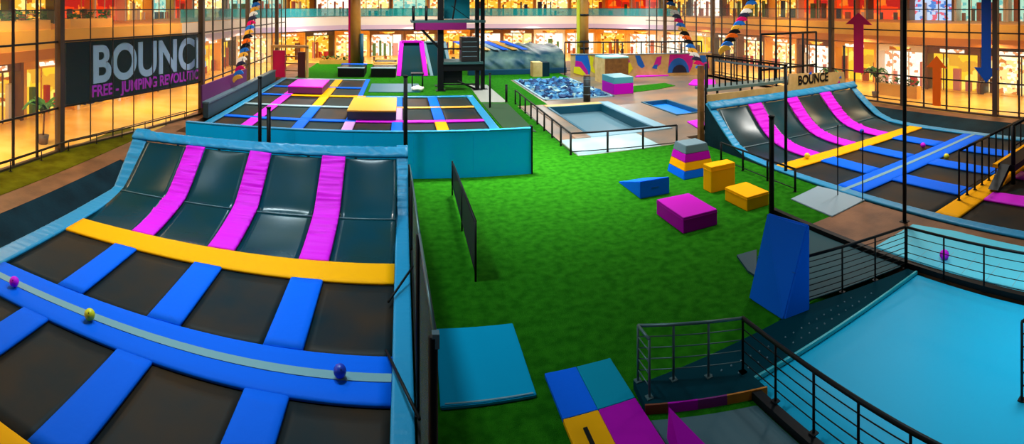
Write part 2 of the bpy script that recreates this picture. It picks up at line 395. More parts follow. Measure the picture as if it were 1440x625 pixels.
pad(cb, -11.0, -3.4, 49.2, 49.8, WHITEV); pad(cb, -3.4, -3.0, 40.45, 49.8, BLUE)
bx('base', PIT_DARK, cb, -11.55, 5.55, 26.6, 40.9, -0.35, -0.25)
def block(name, label, m, x0, x1, y0, y1, z0, z1, group='foam parkour blocks', cat='foam block', bev=0.03, top=None):
    bm = bmesh.new(); box(bm, x0, x1, y0, y1, z0, z1, bev)
    o = link(name, bm, m, None, False); tag(o, label, cat, group)
    bm = bmesh.new()                                               # sewn seam and handle strap
    zc = z0+(z1-z0)*0.82
    box(bm, x0-0.008, x1+0.008, y0-0.008, y1+0.008, zc-0.01, zc+0.01)
    link('seam', bm, m, o)
    return o
def boxmat(label, m, md, x0, x1, y0, y1, h):
    t = thing('box_mat', label, 'mat', 'box mats on the far court')
    bx('core', md, t, x0, x1, y0, y1, 0.075, h-0.1, bev=0.02); bx('top_cover', m, t, x0-0.02, x1+0.02, y0-0.02, y1+0.02, h-0.1, h, bev=0.03)
boxmat('pink topped box mat lying across the far trampoline grid', MAG, mat('dark_purple_side', (92, 20, 84), 0.5), -8.95, -6.2, 40.75, 44.8, 0.66)
boxmat('orange topped box mat lying across the far trampoline grid', ORA, mat('dark_navy_side', (40, 40, 58), 0.5), -3.3, -0.35, 31.7, 36.3, 0.66)

# long teal wall behind the left court
tw = thing('padded_wall', 'long teal padded wall across the turf behind the left court', 'padded wall')
for k in range(6):
    a = -9.2+k*14.5/6
    bx('wall_panel', TEALWALL, tw, a+0.002, a+14.5/6-0.002, 21.12, 21.30, 0.0, 1.84, bev=0.0)
bx('top_trim', TEAL, tw, -9.2, 5.3, 21.1, 21.32, 1.84, 1.90, bev=0.02)
bx('end_post', BLACK, tw, 5.3, 5.36, 21.08, 21.34, 0, 1.98)

# ------------------------------------------------------------------ balls
def ball(u, v, m, label, h=0.09, dia=0.24):
    x, y = W(u, v+4, h)
    bm = bmesh.new(); bmesh.ops.create_uvsphere(bm, u_segments=24, v_segments=14, radius=dia/2)
    o = link('dodge_ball', bm, m, None, True); o.location = (x, y, h+dia/2-0.005)
    tag(o, label, 'ball', 'dodge balls')
    bm = bmesh.new(); bmesh.ops.create_uvsphere(bm, u_segments=8, v_segments=6, radius=0.014)
    q = link('valve', bm, BLACK, o, True); q.location = (0.03, -dia/2*0.7, dia/2*0.66)
ball(20, 399, MAG, 'magenta ball on the white line at the far left edge')
ball(126, 446, mat('lemon_ball', (232, 222, 20), 0.4), 'yellow ball on the white line of the left court')
ball(478, 527, mat('cobalt_ball', (20, 60, 190), 0.4), 'dark blue ball on the white line near the dark net frame')
ball(1328, 361, MAG, 'magenta ball on the pale cyan bag behind the handrail', 0.12, 0.26)
ball(1212, 184, mat('cobalt_ball', (20, 60, 190), 0.4), 'small blue ball at the yellow strip of the right court', 0.03, 0.26)
ball(1135, 219, mat('lemon_ball', (232, 222, 20), 0.4), 'yellow ball at the foot of the pink stripe on the right court', 0.09, 0.26)
ball(1298, 204, MAG, 'magenta ball resting on the right court near the blue crossing', 0.0, 0.26)
ball(1331, 220, mat('lemon_ball', (232, 222, 20), 0.4), 'yellow ball resting in a right court mat beside the blue crossing', 0.0, 0.26)

# ------------------------------------------------------------------ foam blocks on the turf
def wedge(name, label, m, x0, x1, y0, y1, h, cat='foam wedge'):
    bm = bmesh.new()
    solid(bm, [(x0, y0, 0), (x0, y0, h), (x0, y1, 0.03), (x0, y1, 0)], (x1-x0, 0, 0))
    bmesh.ops.bevel(bm, geom=bm.edges[:], offset=0.02, segments=2, affect='EDGES')
    o = link(name, bm, m); tag(o, label, cat, 'foam parkour blocks')
    bm = bmesh.new(); box(bm, x0+(x1-x0)/2-0.15, x0+(x1-x0)/2+0.15, y0-0.012, y0+0.0, h*0.5, h*0.5+0.04)
    link('strap', bm, NAVY, o); return o
wedge('foam_wedge', 'blue foam wedge with its high side to the viewer, left of the stacked blocks', BLUE, 8.28, 9.48, 17.0, 18.95, 0.62)
block('foam_block', 'magenta foam block lying in front of the other turf blocks', MAGD, 8.15, 9.4, 13.75, 15.5, 0, 0.5)
block('foam_block', 'tall yellow foam block standing upright in front of the tapered stack', YEL, 10.8, 11.9, 16.2, 16.75, 0, 0.97)
block('foam_block', 'low yellow foam block lying right of the magenta block', YEL, 10.82, 11.78, 14.05, 15.35, 0, 0.48)
for k, (m, nm) in enumerate([(BLUE, 'blue bottom'), (YEL, 'yellow second'), (MAGD, 'magenta third'), (GREYV, 'slate topmost')]):
    i0 = 0.06*k; i1 = 0.06*(k+1); z0 = 0.32*k; z1 = z0+0.318
    bm = bmesh.new()
    lo = [(10.7+i0, 18.0+i0), (12.2-i0, 18.0+i0), (12.2-i0, 19.4-i0), (10.7+i0, 19.4-i0)]
    hi = [(10.7+i1, 18.0+i1), (12.2-i1, 18.0+i1), (12.2-i1, 19.4-i1), (10.7+i1, 19.4-i1)]
    a = [bm.verts.new((x, y, z0)) for x, y in lo]; b = [bm.verts.new((x, y, z1)) for x, y in hi]
    bm.faces.new(a); bm.faces.new(b)
    for q in range(4): bm.faces.new((a[q], a[(q+1) % 4], b[(q+1) % 4], b[q]))
    bmesh.ops.bevel(bm, geom=bm.edges[:], offset=0.02, segments=2, affect='EDGES')
    tag(link('vault_segment', bm, m), nm+' segment of the four-layer tapered vault stack', 'foam block', 'vault stack segments')

# leaning blue slab (wall-run wedge) by the near handrail
bm = bmesh.new()
for c in [(7.62, 9.85, 0), (7.66, 8.64, 0), (8.44, 9.72, 0), (8.36, 8.52, 0), (7.98, 9.6, 2.0), (8.06, 9.6, 2.0), (8.26, 8.5, 1.98), (8.34, 8.5, 1.98)]: bm.verts.new(c)
bmesh.ops.convex_hull(bm, input=bm.verts[:])
bmesh.ops.bevel(bm, geom=bm.edges[:], offset=0.03, segments=2, affect='EDGES')
ws = link('foam_wedge', bm, mat('blue_wedge', (0, 104, 232), 0.6, 0.12)); tag(ws, 'tall blue foam wedge standing beside the near black handrail', 'foam wedge', 'foam parkour blocks')
bm = bmesh.new(); tube(bm, (7.80, 9.72, 0.98), (7.955, 8.58, 0.98), 0.012, 6); link('seam', bm, NAVY, ws)
bm = bmesh.new(); prism(bm, [W(1036, 362), W(1064, 354), W(1064, 392), W(1052, 384)], 0.0, 0.06)
tag(link('crash_mat', bm, mat('dark_teal_mat', (18, 60, 74), 0.5)), 'small dark teal mat on the turf left of the tall blue wedge', 'mat')

# flat mats
def flat_mat(label, m, pts, th=0.06, cat='mat', group=None, name='crash_mat', z0=0.0):
    bm = bmesh.new(); prism(bm, pts, z0, z0+th)
    bmesh.ops.bevel(bm, geom=bm.edges[:], offset=0.015, segments=2, affect='EDGES')
    return tag(link(name, bm, m), label, cat, group)
M1 = flat_mat('large teal crash mat on the turf beside the dark net fence', mat('teal_mat', (0, 156, 202), 0.7, 0.05, bump=0.2, bscale=1.5), [(0.72, 11.15), (2.38, 11.12), (2.35, 8.98), (0.66, 8.96)], 0.07)
bm = bmesh.new(); box(bm, 0.74, 2.3, 9.0, 9.03, 0.066, 0.078); link('zip_edge', bm, WHITEV, M1)
flat_mat('pale grey mat on the brown deck edge beside the right court', mat('pale_mat', (134, 158, 170), 0.45), [W(1112, 281), W(1150, 263), W(1223, 279), W(1170, 306)], 0.04)
# four-colour folding mat
fm = thing('folding_mat', 'four-coloured panel mat of blue, teal, yellow and magenta on the turf', 'mat')
px0, px1, pxm, py0, py1, pym = 2.62, 3.95, 3.25, 7.0, 9.44, 8.3
for (a, b, c, d, m, lb) in [(px0, pxm, pym, py1, BLUE, 'blue panel'), (pxm, px1, pym, py1, mat('teal_panel', (0, 140, 170), 0.6, 0.06), 'teal panel'),
                            (px0, pxm, py0, pym, YEL, 'yellow panel'), (pxm, px1, py0, pym, MAGD, 'magenta panel')]:
    o = bx('panel', m, fm, a+0.004, b-0.004, c+0.004, d-0.004, 0.002, 0.08, bev=0.015); o['label'] = lb
bm = bmesh.new(); box(bm, px0+0.25, px0+0.32, py0+0.5, py0+1.0, 0.08, 0.10); link('strap', bm, BLACK, fm)

# ------------------------------------------------------------------ railings
def railing(label, pts, z, h, rails, post_sp=1.1, r=0.022, m=BLACK, group='black steel railings', top_r=0.03, ends=True, posts=None, name='railing'):
    t = thing(name, label, 'railing', group)
    bm = bmesh.new()
    P = [Vector((p[0], p[1], p[2] if len(p) > 2 else z)) for p in pts]
    for a, b in zip(P, P[1:]):
        tube(bm, a+Vector((0, 0, h)), b+Vector((0, 0, h)), top_r)
    link('top_rail', bm, m, t, True)
    for k in range(rails):
        bm = bmesh.new(); hh = h*(k+1)/(rails+1) if rails > 1 else h*0.14
        for a, b in zip(P, P[1:]): tube(bm, a+Vector((0, 0, hh)), b+Vector((0, 0, hh)), r*0.6, 6)
        link('cross_rail', bm, m, t, True)
    for i, (a, b) in enumerate(zip(P, P[1:])):
        n = max(1, round((b-a).length/post_sp))
        for k in range(n+(1 if i == len(P)-2 else 0)):
            c = a+(b-a)*k/n
            o = tb('post', m, t, c, c+Vector((0, 0, h)), r*1.3)
            bx('base_plate', m, o, c.x-0.06, c.x+0.06, c.y-0.06, c.y+0.06, c.z, c.z+0.015)
    return t
railing('black railing around the front of the sunken pit deck', [(8.0, 36.5), (7.75, 23.3), (13.1, 22.75)], 0, 1.0, 1, 1.7, 0.04, top_r=0.045)
railing('low black railing between the turf blocks and the right court', [(13.4, 19.3), (13.35, 14.4)], 0, 0.85, 1, 1.65, 0.035, top_r=0.04)
railing('grey railing at the head of the near platform', [(4.12, 8.1), (4.12, 8.55), (5.87, 7.75)], 0.15, 1.0, 4, 0.62, 0.018, STEEL, top_r=0.028)
railing('near handrail running along the cyan air bag towards the camera', [(5.87, 7.75), (5.87, 2.2)], 0.15, 1.0, 4, 1.0, 0.018, BLACK, top_r=0.04)
railing('black railing beside the tall blue wedge', [(8.5, 8.78), (11.35, 8.0)], 0.0, 1.1, 7, 1.0, 0.018, BLACK, top_r=0.035)
railing('black railing in front of the pale cyan bag', [(11.35, 7.95), (11.5, 3.5)], 0.0, 1.1, 4, 1.0, 0.018, BLACK, top_r=0.035)
railing('short ladder-like railing at the right edge of the picture', [WR(1437, 572, 9.1)[:2]+(0.1,), (9.6, 3.0, 0.1)], 0.1, 1.35, 5, 1.2, 0.02, BLACK)

# ------------------------------------------------------------------ near platform and air bag
pf = thing('entry_platform', 'dark stair platform with colourful painted edge near the turf', 'platform')
bm = bmesh.new(); prism(bm, [(3.98, 8.0), (5.96, 7.2), (5.96, 7.66), (4.05, 8.6)], -0.05, 0.15); link('landing', bm, mat('border_teal', (0, 48, 58), 0.8, 0.04), pf)
fc = [(MAGD, 0.18, 0.42), (mat('rust_paint', (130, 60, 30), 0.6), 0.0, 0.18), (mat('purple_paint', (120, 20, 110), 0.6), 0.42, 0.66), (mat('ochre_paint', (190, 110, 10), 0.6), 0.66, 1.0)]
for m, f0, f1 in fc:
    A = Vector((3.98, 7.99, -0.04)); B = Vector((5.98, 7.19, -0.04)); p = A+(B-A)*f0; q = A+(B-A)*f1
    bm = bmesh.new(); solid(bm, [p, q, q+Vector((0, 0, 0.2)), p+Vector((0, 0, 0.2))], (-0.012, -0.03, 0)); link('painted_edge', bm, m, pf)
bx('stair_stringer', BLACK, pf, 5.70, 5.86, 2.2, 7.3, 0.0, 0.14)
flat_mat('slate grey mat below the painted platform edge', mat('slate_mat', (62, 92, 100), 0.6), [(3.98, 7.8), (5.68, 7.1), (5.68, 4.4), (4.1, 4.4)], 0.02)  # flat mat in its own plain grey-teal
bm = bmesh.new()
v = [bm.verts.new(c) for c in [(4.05, 7.35, 0.02), (4.55, 6.3, 0.02), (3.85, 6.3, 0.02), (4.06, 7.3, 0.55), (4.6, 6.0, 0.05)]]
bmesh.ops.convex_hull(bm, input=bm.verts[:]); tag(link('foam_wedge', bm, MAGD), 'deep magenta pointed foam piece leaning by the platform edge', 'foam wedge', 'foam parkour blocks')
ab = thing('air_bag', 'huge bright cyan air bag at the lower right with dark perforated border', 'air bag')
bm = bmesh.new(); nx, ny = 60, 60; g = []
for i in range(nx+1):
    row = []
    for j in range(ny+1):
        x = 5.98+(11.28-5.98)*i/nx; y = 1.6+(7.58-1.6)*j/ny
        e = min(i, nx-i, j, ny-j)/6.0
        z = 0.12*min(1, e)**0.5+0.03*noise.noise(Vector((x*0.6, y*0.6, 1)))*min(1, e)-0.02
        row.append(bm.verts.new((x, y, z)))
    g.append(row)
for i in range(nx):
    for j in range(ny): bm.faces.new((g[i][j], g[i+1][j], g[i+1][j+1], g[i][j+1]))
link('bag_top', bm, CYAN, ab, True)
bx('bag_side', PIT_DARK, ab, 5.98, 11.28, 1.6, 7.58, -0.6, -0.03)
bm = bmesh.new(); prism(bm, [(4.1, 8.62), (5.98, 7.66), (11.3, 7.6), (11.3, 7.9), (8.42, 8.68)], -0.2, 0.04)
o = link('border_strip', bm, mat('border_teal', (0, 48, 58), 0.8, 0.04), ab)
bm = bmesh.new()
for k in range(26):
    x = 5.2+k*0.23
    for dy in (0.28, 0.52):
        if 7.75+dy < 8.6-0.0*(x) and x < 10.5-dy*2: bmesh.ops.create_uvsphere(bm, u_segments=8, v_segments=5, radius=0.02, matrix=Matrix.Translation((x, 7.62+dy, 0.045)))
tag(link('eyelets', bm, GREYV, o), kind='stuff')
bx('pipe_edge', mat('aqua_edge', (30, 160, 170), 0.4), ab, 5.98, 11.28, 7.56, 7.62, 0.0, 0.09, bev=0.02)
# ribbed dark panel between handrail and deck edge
rp = flat_mat('slate teal floor panel seen through the railing right of the tall blue wedge', mat('panel_teal', (30, 74, 82), 0.6, 0.2), [(8.5, 8.85), (11.36, 8.1), (11.36, 12.8)], 0.03, 'panel', None, 'floor_panel')
# pale cyan bag behind
cb2 = thing('air_bag', 'pale cyan landing bag between the handrail and the right court', 'air bag')
cy = [W(1226, 346), (11.75, 9.5), W(1283, 320), W(1440, 352), W(1440, 408)]
cyp = [(11.62, 9.6), (12.0, 9.9), W(1283, 322), W(1345, 330), W(1440, 352), (12.9, 4.0), (11.62, 4.0)]
bm = bmesh.new(); prism(bm, [(11.62, 9.3), W(1283, 320), W(1345, 330), W(1440, 352), (13.2, 4.0), (11.62, 4.0)], 0.0, 0.12)
bmesh.ops.bevel(bm, geom=bm.edges[:], offset=0.04, segments=3, affect='EDGES'); link('bag_top', bm, CYANL, cb2)
for k in range(7):
    y = 4.4+k*0.7; tb('seam', WHITEV, cb2, (11.7, y, 0.11), (12.6, y+0.05, 0.11), 0.014, 6)

# ------------------------------------------------------------------ net fence beside the left court (thin, seen edge on)
nf = thing('net_fence', 'dark net fence with steel posts seen edge on between left court and turf', 'net fence')
prof = [(4.7, 3.95), (8.9, 3.05), (14.8, 2.0), (20.0, 0.9)]
bm = bmesh.new(); solid(bm, [(0.30, 4.7, 0)]+[(0.30, y, z) for y, z in prof]+[(0.30, 20.0, 0)], (0.015, 0, 0)); link('net', bm, NET, nf)
bm = bmesh.new()
for a, b in zip(prof, prof[1:]): tube(bm, (0.30, a[0], a[1]), (0.30, b[0], b[1]), 0.022)
link('top_cable', bm, STEEL, nf, True)
for y, z in prof: 
    o = tb('post', BLACK, nf, (0.28, y, 0), (0.28, y, z), 0.045); bx('base_plate', BLACK, o, 0.2, 0.36, y-0.08, y+0.08, 0, 0.02)
bm = bmesh.new(); bar(bm, (0.30, 4.7, 0.04), (0.30, 20, 0.04), 0.09, 0.08); link('bottom_rail', bm, BLACK, nf)
for (ya, yb, h) in ((10.4, 8.3, 0), (12.1, 13.2, 0)):
    tb('brace', BLACK, nf, (-0.31, ya, 0.11), (0.28, yb, 0.39), 0.028)
bx('post_sleeve', WHITEV, nf, 0.27, 0.335, 4.66, 4.73, 3.86, 3.99)
# free standing divider on the turf
nd = thing('net_divider', 'thin dark net divider standing alone on the turf behind the net fence', 'net fence')
bm = bmesh.new(); solid(bm, [(1.84, 13.1, 0.25), (1.84, 13.1, 1.5), (1.87, 19.2, 1.15), (1.87, 19.2, 0.35)], (0.02, 0, 0)); link('net', bm, NETD, nd)
bm = bmesh.new(); tube(bm, (1.85, 13.1, 1.5), (1.88, 19.2, 1.15), 0.035); tube(bm, (1.85, 13.1, 0.25), (1.88, 19.2, 0.35), 0.03); link('rail', bm, BLACK, nd, True)
for y, z in ((13.1, 1.5), (16.1, 1.33), (19.2, 1.25)): tb('post', BLACK, nd, (1.85, y, 0), (1.85, y, z), 0.03)

# standing poles
def pole(label, x, y, z0, z1, r=0.06, m=BLACK, group='tall black net poles'):
    o = thing('net_pole', label, 'pole', group, (x, y, z0))
    tb('shaft', m, o, (0, 0, 0), (0, 0, z1-z0), r)
    bx('base_plate', m, o, -0.12, 0.12, -0.12, 0.12, 0, 0.02); tb('cap', m, o, (0, 0, z1-z0), (0, 0, z1-z0+0.05), r*1.25)
def pole_px(label, u, vb, vt, r=0.06, z0=0.0):
    x, y = W(u, vb, z0); d = math.hypot(x, y); pole(label, x, y, z0, HC-d*(vt-YH)/F, r)
pole('taller of two black poles on top of the left curved wall', -5.35, 19.35, 0.0, 4.2, 0.07)
pole('shorter of two black poles on top of the left curved wall', -5.0, 19.35, 0.0, 3.05, 0.08)
pole('black pole at the right end of the left curved wall', 0.14, 19.6, 0.0, 4.3, 0.08)
pole_px('thick black pole standing at the corner of the brown deck', 1085, 303, 165, 0.09)
pole_px('tall thin black pole before the right curved wall', 1105, 243, 92, 0.07)
pole_px('very tall black pole in front of the right court reaching out of the picture', 1272, 312, -30, 0.065)
pole_px('thin net pole at the court edge above the pale grey mat, left one', 1178, 276, 178, 0.022)
pole_px('thin net pole at the court edge above the pale grey mat, right one', 1213, 282, 186, 0.022)
pole_px('thin black pole left of the sunken pit railing', 689, 152, 104, 0.07)
pole_px('short black pole left of the sunken pit railing', 712, 144, 120, 0.09)
pole_px('black pole rising behind the right curved wall by the crimson arrow', 1187, 130, 65, 0.1)
pole_px('slim post behind the pink framed wall', 569, 200, 107, 0.04)

# ------------------------------------------------------------------ sunken pits
def pit_lining(root, r, depth, m, t=0.18):
    x0, x1, y0, y1 = r
    for (a, b, c, d) in ((x0, x0+t, y0, y1), (x1-t, x1, y0, y1), (x0, x1, y1-t, y1), (x0, x1, y0, y0+t)):
        bx('side_pad', m, root, a, b, c, d, -depth, 0.06, bev=0.03)
p1 = thing('sunken_trampoline', 'square grey trampoline sunk in the deck inside the black railing', 'trampoline', 'sunken trampolines')
flatmat(p1, PIT1[0]+0.2, PIT1[1]-0.2, PIT1[2]+0.2, PIT1[3]-0.2, mat('grey_mesh', (88, 118, 128), 0.4, 0.5), -0.45, 0.1)
pit_lining(p1, PIT1, 0.7, mat('deep_teal_pad', (10, 84, 104), 0.45))
for (a, b, c, d, m) in [(PIT1[0]-0.9, PIT1[0], PIT1[2]-0.8, PIT1[3]+0.8, PALE), (PIT1[1], PIT1[1]+0.8, PIT1[2]-0.8, PIT1[3]+0.8, WHITEV), (PIT1[0], PIT1[1], PIT1[2]-0.8, PIT1[2], WHITEV), (PIT1[0], PIT1[1], PIT1[3], PIT1[3]+0.8, PLY)]:
    pad(p1, a, b, c, d, m, th=0.05, name='edge_pad')
p2 = thing('sunken_trampoline', 'bright blue sunken bed in the brown deck right of the padded post', 'trampoline', 'sunken trampolines')
bx('bed', mat('vivid_blue', (0, 120, 240), 0.4), p2, PITB[0], PITB[1], PITB[2], PITB[3], -0.5, -0.25, bev=0.05)
pit_lining(p2, PITB, 0.6, mat('deep_teal_pad', (10, 84, 104), 0.45), 0.15)
p3 = thing('foam_pit', 'pit filled with blue and white foam pieces behind the grey sunken trampoline', 'foam pit')
bx('pit_floor', PIT_DARK, p3, PITF[0], PITF[1], PITF[2], PITF[3], -0.9, -0.6); pit_lining(p3, PITF, 0.7, WHITEV, 0.2)
cubes = [bmesh.new() for _ in range(3)]
for k in range(900):
    x = random.uniform(PITF[0]+0.4, PITF[1]-0.4); y = random.uniform(PITF[2]+0.4, PITF[3]-0.4)
    s = random.uniform(0.22, 0.5); rot = Matrix.Rotation(random.uniform(0, 3), 4, 'Z') @ Matrix.Rotation(random.uniform(-0.7, 0.7), 4, 'X') @ Matrix.Rotation(random.uniform(-0.7, 0.7), 4, 'Y')
    bmesh.ops.create_cube(random.choices(cubes, (5, 3, 1))[0], size=s, matrix=Matrix.Translation((x, y, random.uniform(-0.45, -0.02))) @ rot)
for bm, m, nm in zip(cubes, (FOAM, mat('foam_navy', (10, 50, 96), 0.8), mat('foam_pale', (160, 190, 190), 0.8)), ('foam_pieces', 'foam_pieces', 'foam_pieces')):
    tag(link(nm, bm, m, p3), kind='stuff')
pp = thing('padded_post', 'black padded post between the grey trampoline and the foam pit', 'post', None, (13.25, 36.1, 0))
tb('padding', mat('black_padding', (24, 30, 32), 0.6), pp, (0, 0, 0), (0, 0, 1.85), 0.26, 16); tb('cap', PLYD, pp, (0, 0, 1.85), (0, 0, 1.95), 0.24, 16); 
for z in (0.5, 1.1, 1.6): tb('strap', GREYV, pp, (0, 0, z), (0, 0, z+0.05), 0.268, 16)
flat_mat('pale grey floor mat left of the pit railing', mat('grey_tile', (150, 150, 140), 0.5), [(5.7, 37.6), (7.6, 37.2), (7.5, 46), (5.9, 46)], 0.03)
flat_mat('dark green mesh mat between the far trampolines and the pit railing', mat('dark_green_mesh', (24, 60, 20), 0.9), [(5.7, 29.2), (7.35, 28.0), (7.5, 36.8), (5.7, 37.2)], 0.03)
flat_mat('teal mat lying on the green turf behind the orange box mat', mat('teal_floor_mat', (10, 96, 116), 0.5), [(-2.7, 42.4), (1.5, 42.4), (1.5, 47), (-2.7, 47)], 0.06)
flat_mat('magenta mat on the deck beside the blue sunken bed', MAG, [W(966, 172), W(990, 168), W(991, 182), W(984, 183)], 0.06)
flat_mat('long magenta mat at the foot of the painted wall', MAG, [W(893, 109), W(940, 107), W(945, 103), W(905, 104)], 0.1)
flat_mat('magenta mat at the right end of the painted wall', MAG, [W(968, 120), W(1008, 124), W(1005, 113), W(975, 113)], 0.1)
flat_mat('irregular green turf strip on the deck behind the magenta and teal box', TURF, [W(884, 131), W(925, 126), W(950, 121), W(935, 117), W(885, 122)], 0.03, 'turf', None, 'turf_strip')

# boxes in the back
def xbox(label, parts, rect, cat='box', name='vault_box'):
    t = thing(name, label, cat)
    for (m, z0, z1, nm) in parts: bx(nm, m, t, *rect, z0, z1, bev=0.03)
    return t
xbox('vault box with magenta body and teal top at the foam pit corner', [(MAGD, 0, 0.85, 'body'), (mat('teal_lid', (70, 150, 160), 0.4), 0.85, 1.35, 'lid')], (16.2, 17.9, 38.0, 40.5))
pb = xbox('large plywood box with pale teal top beside the painted wall', [(mat('pale_teal_top', (150, 214, 210), 0.4), 2.25, 2.4, 'lid')], (17.7, 20.1, 43.6, 46.0))
bx('body', PLYD, pb, 17.75, 20.05, 43.62, 46.0, 0, 2.25, bev=0.02); bx('side_board', PLY, pb, 17.7, 17.75, 43.6, 46.0, 0, 2.25)
pb = xbox('small plywood box in front of the big striped air bag', [(PLY, 0, 1.45, 'body')], (12.8, 13.75, 50.2, 51.4)); bx('side_board', PIT_DARK, pb, 13.75, 14.5, 50.3, 51.4, 0, 1.4, bev=0.02)

# painted wall: beige boards with coloured shapes
gp = thing('painted_wall', 'low beige wall painted with bold magenta, blue and yellow shapes', 'wall')
A = Vector((16.4, 49.4, 0)); B = Vector((30.0, 44.6, 0)); D = (B-A).normalized(); N = Vector((D.y, -D.x, 0))
bm = bmesh.new(); solid(bm, [A, B, B+Vector((0, 0, 2.2)), A+Vector((0, 0, 2.2))], -N*0.2); link('board', bm, PLY, gp)
bm = bmesh.new(); bar(bm, A+Vector((0, 0, 2.23))-N*0.1, B+Vector((0, 0, 2.23))-N*0.1, 0.3, 0.06); link('cap', bm, WHITEV, gp)
def shape(pts, m, k=1):
    bm = bmesh.new(); solid(bm, [A+D*s+Vector((0, 0, z))+N*0.012*k for s, z in pts], N*0.01); o = link('painted_shape', bm, m, gp)
NB = mat('paint_blue', (0, 104, 200), 0.5); PM = mat('paint_magenta', (200, 0, 150), 0.5); PY = mat('paint_yellow', (236, 224, 0), 0.5); PD = mat('paint_dark', (30, 34, 60), 0.5)
shape([(0.5, 2.15), (1.7, 2.15), (2.0, 0.9), (1.9, 0.1), (1.4, 0.8), (0.5, 1.5)], NB); shape([(0.5, 1.6), (1.1, 1.5), (1.7, 0.6), (1.8, 0.05), (1.2, 0.4), (0.45, 1.0)], PM, 2); shape([(0.35, 1.0), (0.9, 1.0), (1.5, 0.3), (1.5, 0.05), (0.3, 0.4)], PY, 3)
shape([(1.9, 2.1), (2.3, 1.9), (2.2, 1.1), (2.6, 0.2), (2.0, 0.6)], PY)
shape([(4.9, 1.9), (5.6, 2.1), (5.9, 1.5), (5.3, 1.0), (4.8, 1.2)], PM); shape([(4.8, 1.1), (5.4, 0.9), (5.9, 1.4), (6.2, 0.8), (5.8, 0.3), (4.6, 0.3)], PY, 2)
shape([(6.4, 2.1), (6.9, 2.1), (7.4, 1.0), (7.1, 0.8), (6.7, 1.1)], NB)
shape([(8.6, 1.9), (9.1, 2.0), (9.0, 1.2), (8.5, 0.8), (8.2, 0.9)], PM); shape([(8.3, 1.1), (8.7, 1.2), (8.6, 0.7), (8.1, 0.8)], NB, 2)
shape([(9.7, 0.3), (9.9, 2.15), (12.4, 2.15), (12.2, 0.9), (11.9, 0.3)], PM)
shape([(9.6+1.2-1.1*math.cos(t*math.pi/8), 0.3+1.5*math.sin(t*math.pi/8)) for t in range(9)], NB, 2)
shape([(9.9+1.0-0.75*math.cos(t*math.pi/8), 0.3+0.8*math.sin(t*math.pi/8)) for t in range(9)], PD, 3)
shape([(13.0, 2.0), (13.6, 2.0), (13.8, 1.2), (13.4, 0.7), (13.0, 1.3)], NB); shape([(13.3, 1.2), (13.9, 1.4), (14.0, 0.7), (13.5, 0.5)], PM, 2)

t_ = railing('dark railing running above the painted wall', [(16.2, 50.6), (23.5, 48.0), (31-1.6, 45.9)], 0.0, 3.35, 1, 1.9, 0.05, BLACK, top_r=0.07)
# big air bag of draped sheets with stripes
bg = thing('air_bag', 'long dark blue draped air bag with pale stripes across the back of the hall', 'air bag')
for part, (x0, x1, m) in enumerate([(6.6, 17.0, mat('bag_sheet', (16, 66, 88), 0.5, 0.3, rgb2=(96, 124, 112), vscale=0.7, bump=0.3, bscale=1.2))]):
    bm = bmesh.new(); rows = []
    prof2 = [(52.7, 0), (52.6, 0.5), (52.7, 1.1), (53.1, 1.7), (53.8, 2.1), (55, 2.35), (57, 2.6), (60, 2.7), (60.2, 0)]
    prof2 = smoothp(prof2, 2)
    for i in range(101):
        x = x0+(x1-x0)*i/100; row = []
        for p in prof2:
            k = min(1, p.y/1.2); d = 0.42*noise.noise(Vector((x*1.2+p.y*1.5, p.x*0.3, 2)))*k+0.16*abs(math.sin(x*1.9+p.y*1.6+math.sin(x)))*k
            row.append(bm.verts.new((x, p.x+d*0.8, max(0, p.y+d*0.7))))
        rows.append(row)
    for r0, r1 in zip(rows, rows[1:]):
        for k in range(len(r0)-1): bm.faces.new((r0[k], r0[k+1], r1[k+1], r1[k]))
    link('bag_sheet', bm, m, bg, True)
bx('base_skirt', mat('navy_skirt', (6, 70, 104), 0.5), bg, 6.7, 17.0, 52.45, 52.7, 0.0, 0.55, bev=0.05)
for k, (x, m) in enumerate([(7.3, BLUE), (8.6, ORA), (9.6, WHITEV), (10.5, BLUE), (11.5, ORA), (12.6, BLUE)]):
    bm = bmesh.new(); solid(bm, [(x, 54.0, 2.42), (x+0.6, 54.0, 2.42), (x-0.6, 59.5, 2.95), (x-1.5, 59.5, 2.95)], (0, 0, 0.05)); link('stripe', bm, m, bg)

# pink framed rebound wall and its neighbour
def rebound(label, x0, x1, xt0, xt1, yb, yt, h, m, wd=0.45):
    t = thing('rebound_wall', label, 'rebound wall', 'upright trampoline walls')
    P = [Vector((x0, yb, 0)), Vector((x1, yb, 0)), Vector((xt1, yt, h)), Vector((xt0, yt, h))]
    bm = bmesh.new(); solid(bm, [p+Vector((0, 0.06, 0)) for p in P], (0, 0.04, 0)); link('mesh_bed', bm, MESHT, t)
    for a, b, nm in ((0, 3, 'side_pad'), (1, 2, 'side_pad'), (3, 2, 'top_pad')):
        bm = bmesh.new(); bar(bm, P[a], P[b], 0.16 if False else wd, wd*0.45); link(nm, bm, m, t)
    return t
rebound('upright trampoline wall with bright pink frame in the far court', -0.3, 2.4, 0.0, 2.0, 52.5, 54.2, 3.35, MAG)
rebound('upright trampoline wall with grey-blue frame behind the tower leg', 3.0, 5.0, 2.3, 4.4, 52.6, 54.4, 3.3, WHITEV, 0.3)
